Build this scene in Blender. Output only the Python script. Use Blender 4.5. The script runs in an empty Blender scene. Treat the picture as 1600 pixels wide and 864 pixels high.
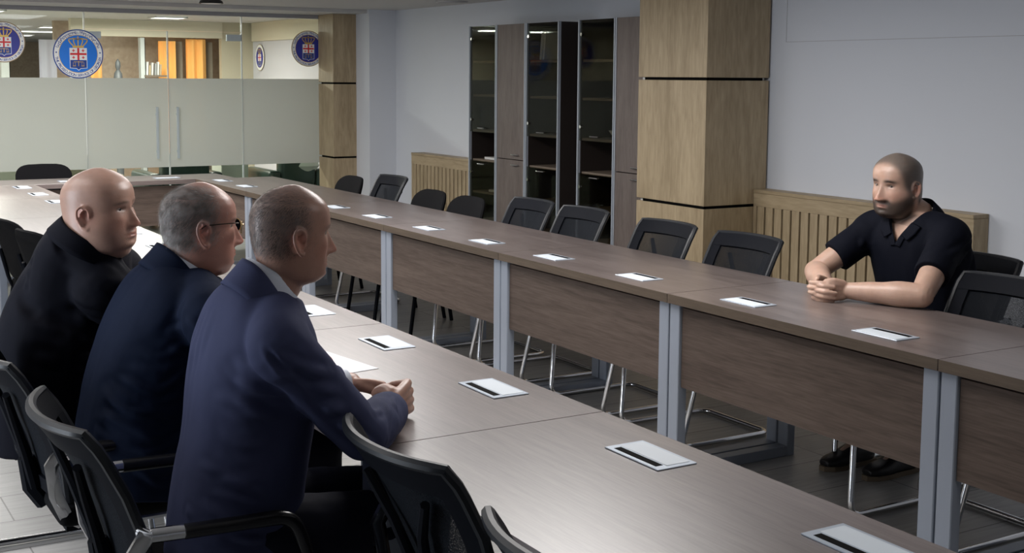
import bpy, bmesh, math, random
import numpy as np
from mathutils import Vector, Matrix, Quaternion, noise

# ------------------------------------------------------------------ camera
SC = bpy.context.scene
COL = SC.collection
CAM = (-3.151, -2.675, 1.6206)
YAW, PITCH, ROLL, FPX, PCY = 0.538, 0.1079, 0.0073, 1990.67, 334.55
def make_camera():
    F = Vector((math.sin(YAW)*math.cos(PITCH), math.cos(YAW)*math.cos(PITCH), -math.sin(PITCH)))
    R = Vector((math.cos(YAW), -math.sin(YAW), 0)); U = R.cross(F)
    R2 = R*math.cos(ROLL)+U*math.sin(ROLL); U2 = U*math.cos(ROLL)-R*math.sin(ROLL)
    cd = bpy.data.cameras.new('camera'); cd.sensor_width = 36; cd.sensor_fit = 'HORIZONTAL'
    cd.lens = FPX/1600*36; cd.shift_y = -(432-PCY)/1600; cd.clip_start = .05; cd.clip_end = 80
    o = bpy.data.objects.new('camera', cd); COL.objects.link(o)
    m = Matrix((( R2.x, U2.x, -F.x, CAM[0]), (R2.y, U2.y, -F.y, CAM[1]), (R2.z, U2.z, -F.z, CAM[2]), (0,0,0,1)))
    o.matrix_world = m; SC.camera = o
make_camera()

# ------------------------------------------------------------------ light and exposure
SC.view_settings.view_transform = 'Standard'; SC.view_settings.look = 'None'
SC.view_settings.gamma = 1; SC.view_settings.use_curve_mapping = False
SC.view_settings.exposure = 0.5
w = bpy.data.worlds.new('world'); SC.world = w; w.use_nodes = True
w.node_tree.nodes['Background'].inputs[0].default_value = (.62, .70, .85, 1)
w.node_tree.nodes['Background'].inputs[1].default_value = 0.10
def area(name, loc, size, power, color=(1,1,1), rot=(0,0,0), sy=None, shape=None, spread=math.pi):
    l = bpy.data.lights.new(name, 'AREA'); l.energy = power; l.color = color; l.size = size
    l.spread = spread
    if sy: l.shape = 'RECTANGLE'; l.size_y = sy
    if shape: l.shape = shape
    o = bpy.data.objects.new(name, l); COL.objects.link(o); o.location = loc; o.rotation_euler = rot
    return o
# daylight through the window side behind and left of the camera, the ceiling lamps over the room, and two added fill lights at the far end
area('window_daylight', (-5.3, 1.5, 1.45), 6.5, 165, (.82,.90,1.0), (0, math.radians(-90), 0), sy=1.3)
for lx, ly, pw in ((-3.4,1.6,12), (-3.4,4.6,16), (-.55,-1.2,7), (-.55,1.4,36), (-.55,4.0,42), (-1.0,7.3,42), (-1.95,6.8,46)):  # the last two are added fill, brightening the far wall and far-left tabletops
    area('ceiling_and_fill_light', (lx, ly, 2.22), 1.2, pw, (1.0,.97,.95), sy=1.2)
for lx, ly, pw in ((.6,11.8,62), (-1.5,11.8,78), (-1.6,16,70), (.2,16,45), (-1.0,20,60)):
    area('corridor_light', (lx, ly, 2.2), 1.0, pw, (1.0,.95,.86), sy=.3)

# ------------------------------------------------------------------ materials
def nodes(m): return m.node_tree.nodes, m.node_tree.links
MATS = {}
def mat(name, col, rough=.5, metal=0, spec=.5, bump=0, bscale=200, var=0, vscale=8, trans=0, emit=None, alpha=1, sheen=0, coat=0):
    m = bpy.data.materials.new(name); m.use_nodes = True; n, l = nodes(m)
    b = n['Principled BSDF']
    b.inputs['Base Color'].default_value = (*col, 1); b.inputs['Roughness'].default_value = rough
    b.inputs['Metallic'].default_value = metal; b.inputs['Specular IOR Level'].default_value = spec
    b.inputs['Transmission Weight'].default_value = trans; b.inputs['Alpha'].default_value = alpha
    b.inputs['Sheen Weight'].default_value = sheen; b.inputs['Coat Weight'].default_value = coat
    if emit: b.inputs['Emission Color'].default_value = (*emit[:3], 1); b.inputs['Emission Strength'].default_value = emit[3]
    if bump or var:
        tc = n.new('ShaderNodeTexCoord')
        if var:
            t = n.new('ShaderNodeTexNoise'); t.inputs['Scale'].default_value = vscale; t.inputs['Detail'].default_value = 4
            l.new(tc.outputs['Object'], t.inputs['Vector'])
            r = n.new('ShaderNodeMapRange'); r.inputs['To Min'].default_value = 1-var; r.inputs['To Max'].default_value = 1+var
            l.new(t.outputs['Fac'], r.inputs['Value'])
            mx = n.new('ShaderNodeVectorMath'); mx.operation = 'SCALE'; mx.inputs[0].default_value = col
            l.new(r.outputs[0], mx.inputs['Scale']); l.new(mx.outputs[0], b.inputs['Base Color'])
        if bump:
            t = n.new('ShaderNodeTexNoise'); t.inputs['Scale'].default_value = bscale; t.inputs['Detail'].default_value = 3
            l.new(tc.outputs['Object'], t.inputs['Vector'])
            bp = n.new('ShaderNodeBump'); bp.inputs['Strength'].default_value = bump; bp.inputs['Distance'].default_value = .01
            l.new(t.outputs['Fac'], bp.inputs['Height']); l.new(bp.outputs[0], b.inputs['Normal'])
    MATS[name] = m
    return m
def wood(name, c1, c2, scale=(1,14,14), rough=.4, rings=3, spec=.5, blotch=.25):
    """grain runs along the axis whose scale is smallest"""
    m = bpy.data.materials.new(name); m.use_nodes = True; n, l = nodes(m); b = n['Principled BSDF']
    tc = n.new('ShaderNodeTexCoord'); mp = n.new('ShaderNodeMapping'); mp.inputs['Scale'].default_value = scale
    l.new(tc.outputs['Object'], mp.inputs['Vector'])
    oi = n.new('ShaderNodeObjectInfo'); ad = n.new('ShaderNodeVectorMath'); ad.operation = 'ADD'
    sc = n.new('ShaderNodeMath'); sc.operation = 'MULTIPLY'; sc.inputs[1].default_value = 37
    l.new(oi.outputs['Random'], sc.inputs[0]); l.new(mp.outputs[0], ad.inputs[0]); l.new(sc.outputs[0], ad.inputs[1])
    t1 = n.new('ShaderNodeTexNoise'); t1.inputs['Scale'].default_value = 1.0; t1.inputs['Detail'].default_value = 3; t1.inputs['Distortion'].default_value = 1.2
    t2 = n.new('ShaderNodeTexNoise'); t2.inputs['Scale'].default_value = rings*3; t2.inputs['Detail'].default_value = 6; t2.inputs['Distortion'].default_value = .5
    l.new(ad.outputs[0], t1.inputs['Vector']); l.new(ad.outputs[0], t2.inputs['Vector'])
    mx = n.new('ShaderNodeMath'); mx.operation = 'MULTIPLY_ADD'; mx.inputs[1].default_value = .5
    l.new(t1.outputs['Fac'], mx.inputs[0])
    m2 = n.new('ShaderNodeMath'); m2.operation = 'MULTIPLY'; m2.inputs[1].default_value = .5
    l.new(t2.outputs['Fac'], m2.inputs[0]); l.new(m2.outputs[0], mx.inputs[2])
    r = n.new('ShaderNodeValToRGB'); r.color_ramp.elements[0].position = .36; r.color_ramp.elements[1].position = .64
    r.color_ramp.elements[0].color = (*c1,1); r.color_ramp.elements[1].color = (*c2,1)
    l.new(mx.outputs[0], r.inputs[0]); l.new(r.outputs[0], b.inputs['Base Color'])
    b.inputs['Roughness'].default_value = rough; b.inputs['Specular IOR Level'].default_value = spec
    bp = n.new('ShaderNodeBump'); bp.inputs['Strength'].default_value = .06; bp.inputs['Distance'].default_value = .004
    l.new(mx.outputs[0], bp.inputs['Height']); l.new(bp.outputs[0], b.inputs['Normal'])
    MATS[name] = m
    return m
for nm_, sc_ in (('table_wood',(16,.9,16)),('table_wood_x',(.9,16,16))):
    m_ = wood(nm_, (.112,.088,.082), (.200,.162,.152), sc_, .34, spec=.5); m_.node_tree.nodes['Principled BSDF'].inputs['Coat Weight'].default_value = .8; m_.node_tree.nodes['Principled BSDF'].inputs['Coat Roughness'].default_value = .30
wood('edge_wood', (.070,.050,.034), (.110,.080,.056), (16,.9,16), .5)
wood('panel_wood', (.064,.045,.036), (.118,.087,.071), (16,.9,16), .6, spec=.3)
wood('panel_wood_x', (.064,.045,.036), (.118,.087,.071), (.9,16,16), .6, spec=.3)
wood('cabinet_wood', (.100,.078,.070), (.155,.125,.113), (12,12,1.2), .5)
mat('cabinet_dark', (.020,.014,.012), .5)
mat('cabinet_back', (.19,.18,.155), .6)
mat('cabinet_inside', (.15,.115,.085), .6)
wood('oak', (.305,.232,.138), (.455,.358,.228), (7,7,.9), .5)
wood('oak_ledge', (.305,.232,.138), (.455,.358,.228), (7,.9,7), .5)
mat('groove_dark', (.05,.032,.016), .8)
mat('black_strip', (.002,.002,.002), .8, spec=.05)
mat('strip_end', (.55,.56,.55), .6)
mat('wall_paint', (.645,.67,.72), .75, var=.02, vscale=.7)
mat('wall_line', (.42,.42,.44), .8)
mat('ceiling_paint', (.52,.51,.50), .85)
mat('silver_paint', (.30,.335,.40), .42, metal=.15)
mat('silver_dark', (.16,.17,.20), .45, metal=.3)
mat('alu', (.40,.44,.50), .4, metal=.2)
mat('chrome', (.72,.72,.73), .13, metal=1)
mat('port_frame', (.50,.56,.64), .35, metal=.35)
mat('port_lid', (.66,.72,.78), .45)
mat('black_plastic', (.0035,.0045,.008), .65, spec=.10, bump=.04, bscale=400)
mat('black_fabric', (.005,.005,.006), .9, spec=.15, bump=.3, bscale=500)
mat('arm_pad', (.010,.010,.012), .25)
mat('side_glass', (.60,.60,.66), .4)
mat('pale_blind', (.55,.55,.65), .8)
mat('trim_grey', (.34,.34,.36), .5)
mat('handle_silver', (.55,.62,.65), .35, metal=.2)
mat('glass_edge', (.78,.84,.82), .3)
mat('paper', (.85,.86,.9), .7)
mat('gold', (.75,.50,.10), .4, metal=.3)
mat('emblem_blue', (.006,.21,.85), .5)
mat('emblem_navy', (.010,.06,.33), .5)
mat('emblem_violet', (.035,.045,.36), .5)
mat('emblem_white', (.95,.97,.98), .5)
mat('emblem_red', (.75,.02,.03), .5)
mat('light_panel', (1,1,1), .5, emit=(1,.97,.92,3.2))
mat('lamp_black', (.02,.02,.02), .4)
mat('cream_wall', (.56,.50,.38), .8)
mat('cream_soffit', (.66,.60,.48), .8)
wood('brown_wall', (.40,.315,.24), (.54,.44,.34), (2.5,2.5,2.5), .7)
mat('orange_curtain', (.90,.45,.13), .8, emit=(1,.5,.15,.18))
mat('grey_curtain', (.26,.24,.20), .9)
mat('sofa_green', (.020,.045,.035), .35)
mat('sofa_cream', (.62,.64,.55), .6)
mat('dried_grass', (.38,.34,.24), .9, bump=.5, bscale=60)
mat('statue', (.07,.075,.08), .5)
mat('post_grey', (.48,.50,.49), .6)
mat('book_tan', (.42,.32,.20), .7); mat('book_red', (.30,.06,.05), .7); mat('book_blue', (.08,.12,.22), .7); mat('book_grey', (.3,.3,.3), .7)
mat('ceramic', (.60,.60,.58), .3)
mat('shirt_white', (.72,.76,.85), .8)
mat('glasses_metal', (.05,.04,.03), .3, metal=.8)
mat('gold_metal', (.7,.5,.2), .3, metal=.9)
mat('shoe', (.012,.011,.012), .45)
mat('shoe_sole', (.16,.12,.08), .7)
mat('sofa_cushion', (.03,.06,.05), .5)
mat('dark_fill', (.02,.02,.02), .7)

def floor_mat():
    m = bpy.data.materials.new('floor_planks'); m.use_nodes = True; n, l = nodes(m); b = n['Principled BSDF']
    tc = n.new('ShaderNodeTexCoord')
    br = n.new('ShaderNodeTexBrick'); br.inputs['Scale'].default_value = 1; br.inputs['Brick Width'].default_value = 1.2
    br.inputs['Row Height'].default_value = .3; br.inputs['Mortar Size'].default_value = .003; br.offset = .37
    br.inputs['Color1'].default_value = (.29,.283,.272,1); br.inputs['Color2'].default_value = (.34,.333,.322,1); br.inputs['Mortar'].default_value = (.09,.085,.08,1)
    mp = n.new('ShaderNodeMapping'); mp.inputs['Rotation'].default_value = (0,0,0); l.new(tc.outputs['Object'], mp.inputs[0]); l.new(mp.outputs[0], br.inputs['Vector'])
    mp2 = n.new('ShaderNodeMapping'); mp2.inputs['Scale'].default_value = (2,26,1); l.new(tc.outputs['Object'], mp2.inputs[0])
    t = n.new('ShaderNodeTexNoise'); t.inputs['Scale'].default_value = 1.0; t.inputs['Detail'].default_value = 6; t.inputs['Distortion'].default_value = 2; l.new(mp2.outputs[0], t.inputs['Vector'])
    r = n.new('ShaderNodeMapRange'); r.inputs['To Min'].default_value = .62; r.inputs['To Max'].default_value = 1.35; l.new(t.outputs['Fac'], r.inputs['Value'])
    v = n.new('ShaderNodeVectorMath'); v.operation = 'SCALE'; l.new(br.outputs['Color'], v.inputs[0]); l.new(r.outputs[0], v.inputs['Scale'])
    l.new(v.outputs[0], b.inputs['Base Color']); b.inputs['Roughness'].default_value = .42
    MATS['floor_planks'] = m
floor_mat()
def glass_mat(name, tint, gloss, rough=.02):
    """thin pane: mostly transparent with a reflective part that grows at grazing angles"""
    m = bpy.data.materials.new(name); m.use_nodes = True; n, l = nodes(m); n.remove(n['Principled BSDF'])
    out = n['Material Output']; tr = n.new('ShaderNodeBsdfTransparent'); tr.inputs[0].default_value = (*tint,1)
    gl = n.new('ShaderNodeBsdfGlossy'); gl.inputs['Roughness'].default_value = rough; gl.inputs[0].default_value = (.9,.95,1,1)
    lw = n.new('ShaderNodeLayerWeight'); lw.inputs[0].default_value = gloss
    mx = n.new('ShaderNodeMixShader'); l.new(lw.outputs['Fresnel'], mx.inputs[0]); l.new(tr.outputs[0], mx.inputs[1]); l.new(gl.outputs[0], mx.inputs[2])
    l.new(mx.outputs[0], out.inputs[0]); MATS[name] = m
glass_mat('clear_glass', (.90,.94,.92), .18)
glass_mat('tinted_glass', (.66,.65,.60), .10)
glass_mat('lens_glass', (.93,.93,.9), .3)
def frosted():
    m = bpy.data.materials.new('frosted_glass'); m.use_nodes = True; n, l = nodes(m); n.remove(n['Principled BSDF']); out = n['Material Output']
    tl = n.new('ShaderNodeBsdfTranslucent'); tl.inputs[0].default_value = (.70,.705,.69,1)
    df = n.new('ShaderNodeBsdfDiffuse'); df.inputs[0].default_value = (.56,.57,.55,1)
    tp = n.new('ShaderNodeBsdfTransparent'); tp.inputs[0].default_value = (.93,.95,.93,1)
    gl = n.new('ShaderNodeBsdfGlossy'); gl.inputs['Roughness'].default_value = .25
    a = n.new('ShaderNodeMixShader'); a.inputs[0].default_value = .45; l.new(tl.outputs[0], a.inputs[1]); l.new(df.outputs[0], a.inputs[2])
    b = n.new('ShaderNodeMixShader'); b.inputs[0].default_value = .10; l.new(a.outputs[0], b.inputs[1]); l.new(tp.outputs[0], b.inputs[2])
    c = n.new('ShaderNodeMixShader'); c.inputs[0].default_value = .05; l.new(b.outputs[0], c.inputs[1]); l.new(gl.outputs[0], c.inputs[2])
    l.new(c.outputs[0], out.inputs[0]); MATS['frosted_glass'] = m
frosted()
def mesh_fabric():
    m = bpy.data.materials.new('mesh_fabric'); m.use_nodes = True; n, l = nodes(m); b = n['Principled BSDF']; out = n['Material Output']
    b.inputs['Base Color'].default_value = (.008,.010,.014,1); b.inputs['Roughness'].default_value = .7; b.inputs['Specular IOR Level'].default_value = .1
    tc = n.new('ShaderNodeTexCoord'); ck = n.new('ShaderNodeTexVoronoi'); ck.inputs['Scale'].default_value = 330; ck.feature = 'F1'
    l.new(tc.outputs['Object'], ck.inputs['Vector'])
    mt = n.new('ShaderNodeMapRange'); mt.inputs['From Min'].default_value = .2; mt.inputs['From Max'].default_value = .6; mt.inputs['To Min'].default_value = .20; mt.inputs['To Max'].default_value = .55
    l.new(ck.outputs['Distance'], mt.inputs['Value'])
    tp = n.new('ShaderNodeBsdfTransparent'); mx = n.new('ShaderNodeMixShader')
    lw = n.new('ShaderNodeLayerWeight'); lw.inputs[0].default_value = .5; ad = n.new('ShaderNodeMath'); ad.operation = 'MULTIPLY_ADD'; ad.inputs[1].default_value = .75; ad.use_clamp = True
    l.new(lw.outputs['Facing'], ad.inputs[0]); l.new(mt.outputs[0], ad.inputs[2])
    l.new(ad.outputs[0], mx.inputs[0]); l.new(tp.outputs[0], mx.inputs[1]); l.new(b.outputs[0], mx.inputs[2]); l.new(mx.outputs[0], out.inputs[0])
    MATS['mesh_fabric'] = m
mesh_fabric()
def cloth(name, col, sheen=0, var=.15):
    m = mat(name, col, .8, sheen=0, bump=.12, bscale=900, var=var, vscale=5); m.node_tree.nodes['Principled BSDF'].inputs['Specular IOR Level'].default_value = .12
cloth('suit_blue', (.050,.057,.115)); cloth('suit_navy', (.005,.010,.028)); cloth('shirt_black', (.0045,.005,.010)); cloth('polo_navy', (.0035,.0045,.010)); cloth('trousers_dark', (.010,.011,.020))
def skin_mat():
    m = bpy.data.materials.new('skin'); m.use_nodes = True; n, l = nodes(m); b = n['Principled BSDF']
    a = n.new('ShaderNodeAttribute'); a.attribute_name = 'tone'
    tc = n.new('ShaderNodeTexCoord'); t = n.new('ShaderNodeTexNoise'); t.inputs['Scale'].default_value = 40; t.inputs['Detail'].default_value = 5; l.new(tc.outputs['Object'], t.inputs[0])
    r = n.new('ShaderNodeMapRange'); r.inputs['To Min'].default_value = .86; r.inputs['To Max'].default_value = 1.14; l.new(t.outputs['Fac'], r.inputs['Value'])
    v = n.new('ShaderNodeVectorMath'); v.operation = 'SCALE'; l.new(a.outputs['Color'], v.inputs[0]); l.new(r.outputs[0], v.inputs['Scale']); l.new(v.outputs[0], b.inputs['Base Color'])
    b.inputs['Roughness'].default_value = .36; b.inputs['Subsurface Weight'].default_value = .12; b.inputs['Subsurface Radius'].default_value = (.8,.3,.15); b.inputs['Subsurface Scale'].default_value = .006
    b.inputs['Specular IOR Level'].default_value = .45
    bp = n.new('ShaderNodeBump'); bp.inputs['Strength'].default_value = .12; bp.inputs['Distance'].default_value = .003
    t2 = n.new('ShaderNodeTexNoise'); t2.inputs['Scale'].default_value = 260; l.new(tc.outputs['Object'], t2.inputs[0]); l.new(t2.outputs['Fac'], bp.inputs['Height']); l.new(bp.outputs[0], b.inputs['Normal'])
    MATS['skin'] = m
skin_mat()
mat('eye_white', (.34,.29,.26), .25); mat('eye_iris', (.03,.02,.015), .15)
def hair_mix(name, c1, c2, sc):
    m = mat(name, c1, .6); n, l = nodes(m); tc = n.new('ShaderNodeTexCoord'); t = n.new('ShaderNodeTexNoise'); t.inputs['Scale'].default_value = sc; t.inputs['Detail'].default_value = 6
    l.new(tc.outputs['Object'], t.inputs[0]); r = n.new('ShaderNodeValToRGB'); r.color_ramp.elements[0].position = .40; r.color_ramp.elements[1].position = .62
    r.color_ramp.elements[0].color = (*c1,1); r.color_ramp.elements[1].color = (*c2,1); l.new(t.outputs['Fac'], r.inputs[0]); l.new(r.outputs[0], n['Principled BSDF'].inputs['Base Color'])
hair_mix('hair_mix_dark', (.075,.066,.060), (.21,.19,.18), 45); hair_mix('hair_mix_light', (.15,.14,.13), (.38,.36,.345), 35)
mat('hair_dark', (.022,.017,.014), .6); mat('hair_grey', (.16,.15,.145), .6); mat('hair_light', (.30,.285,.275), .6)

# ------------------------------------------------------------------ helpers
def setp(o, label=None, cat=None, group=None, kind=None):
    if label: o['label'] = label
    if cat: o['category'] = cat
    if group: o['group'] = group
    if kind: o['kind'] = kind
    return o
def empty(name, loc=(0,0,0), rz=0, label=None, cat=None, group=None):
    o = bpy.data.objects.new(name, None); COL.objects.link(o); o.location = loc; o.rotation_euler = (0,0,rz); o.empty_display_size = .1
    return setp(o, label, cat, group)
class MB:
    """collects shapes for ONE mesh object"""
    def __init__(s): s.bm = bmesh.new()
    def box(s, x0,x1,y0,y1,z0,z1, bev=0, seg=2):
        vs = [s.bm.verts.new((x,y,z)) for x in (x0,x1) for y in (y0,y1) for z in (z0,z1)]
        fs = [s.bm.faces.new([vs[i] for i in q]) for q in ((0,1,3,2),(4,6,7,5),(0,4,5,1),(2,3,7,6),(0,2,6,4),(1,5,7,3))]
        if bev:
            es = list({e for f in fs for e in f.edges})
            bmesh.ops.bevel(s.bm, geom=es, offset=bev, segments=seg, affect='EDGES', profile=.5)
        return s
    def poly(s, pts, thick):
        """extrude polygon pts (3D list) by vector thick"""
        t = Vector(thick); a = [s.bm.verts.new(p) for p in pts]; b = [s.bm.verts.new(Vector(p)+t) for p in pts]
        n = len(pts); s.bm.faces.new(a[::-1]); s.bm.faces.new(b)
        for i in range(n): s.bm.faces.new((a[i],a[(i+1)%n],b[(i+1)%n],b[i]))
        return s
    def tube(s, pts, r, n=10, closed=False, rz=None):
        pts = [Vector(p) for p in pts]; N = len(pts); rings = []; up = Vector((0,0,1))
        prev = None
        for i,p in enumerate(pts):
            if closed: t = pts[(i+1)%N]-pts[i-1]
            else: t = pts[min(i+1,N-1)]-pts[max(i-1,0)]
            t.normalize()
            if prev is None:
                ref = up if abs(t.z) < .9 else Vector((1,0,0)); a = t.cross(ref).normalized()
            else:
                a = (prev - t*prev.dot(t)).normalized()
            prev = a; b = t.cross(a)
            rr = r[i] if isinstance(r,(list,tuple)) else r
            rings.append([s.bm.verts.new(p+a*rr*math.cos(2*math.pi*k/n)+b*(rz or rr)*math.sin(2*math.pi*k/n)) for k in range(n)])
        for i in range(N if closed else N-1):
            A, B = rings[i], rings[(i+1)%N]
            for k in range(n): s.bm.faces.new((A[k],A[(k+1)%n],B[(k+1)%n],B[k]))
        if not closed: s.bm.faces.new(rings[0][::-1]); s.bm.faces.new(rings[-1])
        return s
    def lathe(s, prof, c=(0,0,0), n=24):
        c = Vector(c); rings = [[s.bm.verts.new(c+Vector((r*math.cos(2*math.pi*k/n), r*math.sin(2*math.pi*k/n), z))) for k in range(n)] for r,z in prof]
        for A,B in zip(rings,rings[1:]):
            for k in range(n): s.bm.faces.new((A[k],A[(k+1)%n],B[(k+1)%n],B[k]))
        s.bm.faces.new(rings[0][::-1]); s.bm.faces.new(rings[-1]); return s
    def sheet(s, fn, nu, nv, thick=.004):
        """solid sheet: fn(u,v)->(point, normal)"""
        F, Bk = [], []
        for i in range(nu+1):
            fr, br = [], []
            for j in range(nv+1):
                p, nn = fn(i/nu, j/nv); p = Vector(p); nn = Vector(nn).normalized()
                fr.append(s.bm.verts.new(p+nn*thick/2)); br.append(s.bm.verts.new(p-nn*thick/2))
            F.append(fr); Bk.append(br)
        for i in range(nu):
            for j in range(nv):
                s.bm.faces.new((F[i][j],F[i+1][j],F[i+1][j+1],F[i][j+1])); s.bm.faces.new((Bk[i][j],Bk[i][j+1],Bk[i+1][j+1],Bk[i+1][j]))
        for i in range(nu):
            s.bm.faces.new((F[i][0],Bk[i][0],Bk[i+1][0],F[i+1][0])); s.bm.faces.new((F[i][nv],F[i+1][nv],Bk[i+1][nv],Bk[i][nv]))
        for j in range(nv):
            s.bm.faces.new((F[0][j],F[0][j+1],Bk[0][j+1],Bk[0][j])); s.bm.faces.new((F[nu][j],Bk[nu][j],Bk[nu][j+1],F[nu][j+1]))
        return s
    def build(s, name, m, parent=None, smooth=False, loc=None, mods=None):
        bmesh.ops.recalc_face_normals(s.bm, faces=s.bm.faces)
        me = bpy.data.meshes.new(name); s.bm.to_mesh(me); s.bm.free()
        me.materials.append(MATS[m]); 
        if smooth: me.polygons.foreach_set('use_smooth', [True]*len(me.polygons))
        o = bpy.data.objects.new(name, me); COL.objects.link(o)
        if smooth and smooth != 'all':
            md = o.modifiers.new('wn','WEIGHTED_NORMAL') if False else None
            me.set_sharp_from_angle(angle=math.radians(40))
        if parent: o.parent = parent
        if loc: o.location = loc
        return o
def rounded(pts, r, seg=6):
    """polyline with rounded corners"""
    pts = [Vector(p) for p in pts]; out = [pts[0]]
    for i in range(1, len(pts)-1):
        a, b, c = pts[i-1], pts[i], pts[i+1]; rr = min(r, (a-b).length*.48, (c-b).length*.48)
        p = b+(a-b).normalized()*rr; q = b+(c-b).normalized()*rr
        for k in range(seg+1):
            t = k/seg; out.append(p*(1-t)**2+b*2*t*(1-t)+q*t*t)
    out.append(pts[-1]); return out
def copy_tree(o, parent=None):
    c = o.copy(); COL.objects.link(c)
    if parent: c.parent = parent
    for ch in o.children: copy_tree(ch, c)
    return c
def struct(name, mb, m, smooth=False): return setp(mb.build(name, m, smooth=smooth), kind='structure')

# ------------------------------------------------------------------ room shell
XW, YG, ZC = 2.42, 9.70, 2.262
Y0, XL_, YB = -6.0, -6.0, 26.0
struct('floor', MB().box(XL_,5.0,Y0,YB,-.1,0), 'floor_planks')
struct('ceiling', MB().box(XL_,5.0,Y0,YB,ZC,ZC+.1), 'ceiling_paint')
struct('wall_right', MB().box(XW,XW+.15,Y0,YG,0,ZC), 'wall_paint')
struct('wall_pilaster', MB().box(2.13,XW,8.95,YG-.01,0,ZC), 'wall_paint')
struct('wall_back', MB().box(XL_,XW,Y0-.15,Y0,0,ZC), 'wall_paint')
# left wall with a long window opening the daylight comes through
struct('wall_left', MB().box(XL_-.15,XL_,Y0,YG,0,.75).box(XL_-.15,XL_,Y0,YG,2.1,ZC).box(XL_-.15,XL_,Y0,-2.0,.75,2.1).box(XL_-.15,XL_,5.2,YG,.75,2.1), 'wall_paint')
wf = MB()
for yy in np.linspace(-2.0,5.2,7): wf.box(XL_-.1,XL_-.05,yy-.03,yy+.03,.75,2.1)
wf.box(XL_-.1,XL_-.05,-2,5.2,.75,.80).box(XL_-.1,XL_-.05,-2,5.2,2.05,2.1)
struct('window_1', wf, 'alu')
# dropped ceiling edge above the glass wall and the transom that holds the glass
struct('trim_1', MB().box(XL_,XW,9.0,YG+.05,ZC-.035,ZC-.001), 'ceiling_paint')
struct('trim_2', MB().box(XL_,2.13,YG-.03,YG+.03,2.188,ZC-.036), 'trim_grey')
# upper panel seam on the right wall
struct('trim_3', MB().box(XW-.002,XW+.001,-3,3.34,1.843,1.846).box(XW-.002,XW+.001,3.335,3.338,1.846,ZC), 'wall_line')

# ------------------------------------------------------------------ oak clad columns
def column(x0,x1,y0,y1,zj,label):
    t = empty('wood_clad_column', ((x0+x1)/2,(y0+y1)/2,0), 0, label, 'column', 'oak clad columns')
    cx, cy = (x0+x1)/2, (y0+y1)/2; hx, hy = (x1-x0)/2, (y1-y0)/2
    zs = [0]+zj+[ZC-.002 if y0 < 9 else ZC-.037]
    g = .009
    for i in range(len(zs)-1):
        a = zs[i]+(g if i else 0); b = zs[i+1]-(g if i < len(zs)-2 else 0)
        MB().box(-hx,hx,-hy,hy,a,b,.0015,1).build('cladding_panel','oak',t)
    for z in zj:
        MB().box(-hx+.02,hx-.02,-hy+.02,hy-.02,z-g,z+g).build('joint_core','strip_end',t)
        s = MB(); e = .05
        s.box(-hx+.004,-hx+.021,-hy+.004,hy-e*1.3,z-g,z+g); s.box(-hx+.0045,hx-e,-hy+.004,-hy+.021,z-g+.0002,z+g-.0002)
        s.build('shadow_gap_strip','black_strip',t)
column(1.90,2.405,3.47,4.17,[.815,1.612],'near oak clad square column with two black shadow gaps, right of the tall cabinets')
column(1.88,2.36,9.27,9.655,[.790,1.537],'far oak clad square column beside the frosted glass wall')

# ------------------------------------------------------------------ slatted oak radiator covers
def radiator_cover(y0,y1,x0,ztop,label):
    t = empty('radiator_cover', (x0,(y0+y1)/2,0), 0, label, 'radiator cover', 'slatted oak radiator covers')
    h = (y1-y0)/2; d = XW-.004-x0
    MB().box(-.004,d,-h,h,ztop-.022,ztop,.002,1).build('top_board','oak_ledge',t)
    MB().box(0,.018,-h+.001,h-.001,ztop-.105,ztop-.023).build('upper_rail','oak_ledge',t)
    MB().box(0,.018,-h+.001,h-.001,.02,.10).build('lower_rail','oak_ledge',t)
    MB().box(.03,.035,-h+.01,h-.01,.03,ztop-.03).build('back_panel','groove_dark',t)
    s = MB(); n = int((y1-y0-.06)/.075); w = (y1-y0-.06)/n
    for i in range(n):
        a = -h+.03+i*w; s.box(.001,.017,a+.008,a+w-.008,.101,ztop-.106)
    s.box(.001,.017,-h+.001,-h+.030,.101,ztop-.106).box(.001,.017,h-.030,h-.001,.101,ztop-.106)
    s.build('slat_front','oak',t)
    for y in (-h,h-.018): MB().box(.019,d,y,y+.018,.02,ztop-.023).build('end_panel','oak',t)
radiator_cover(1.76,3.465,2.30,.918,'long slatted oak radiator cover on the right wall behind the man in the navy polo')
radiator_cover(6.75,8.32,2.28,.885,'slatted oak radiator cover between the far column and the cabinets')

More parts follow.
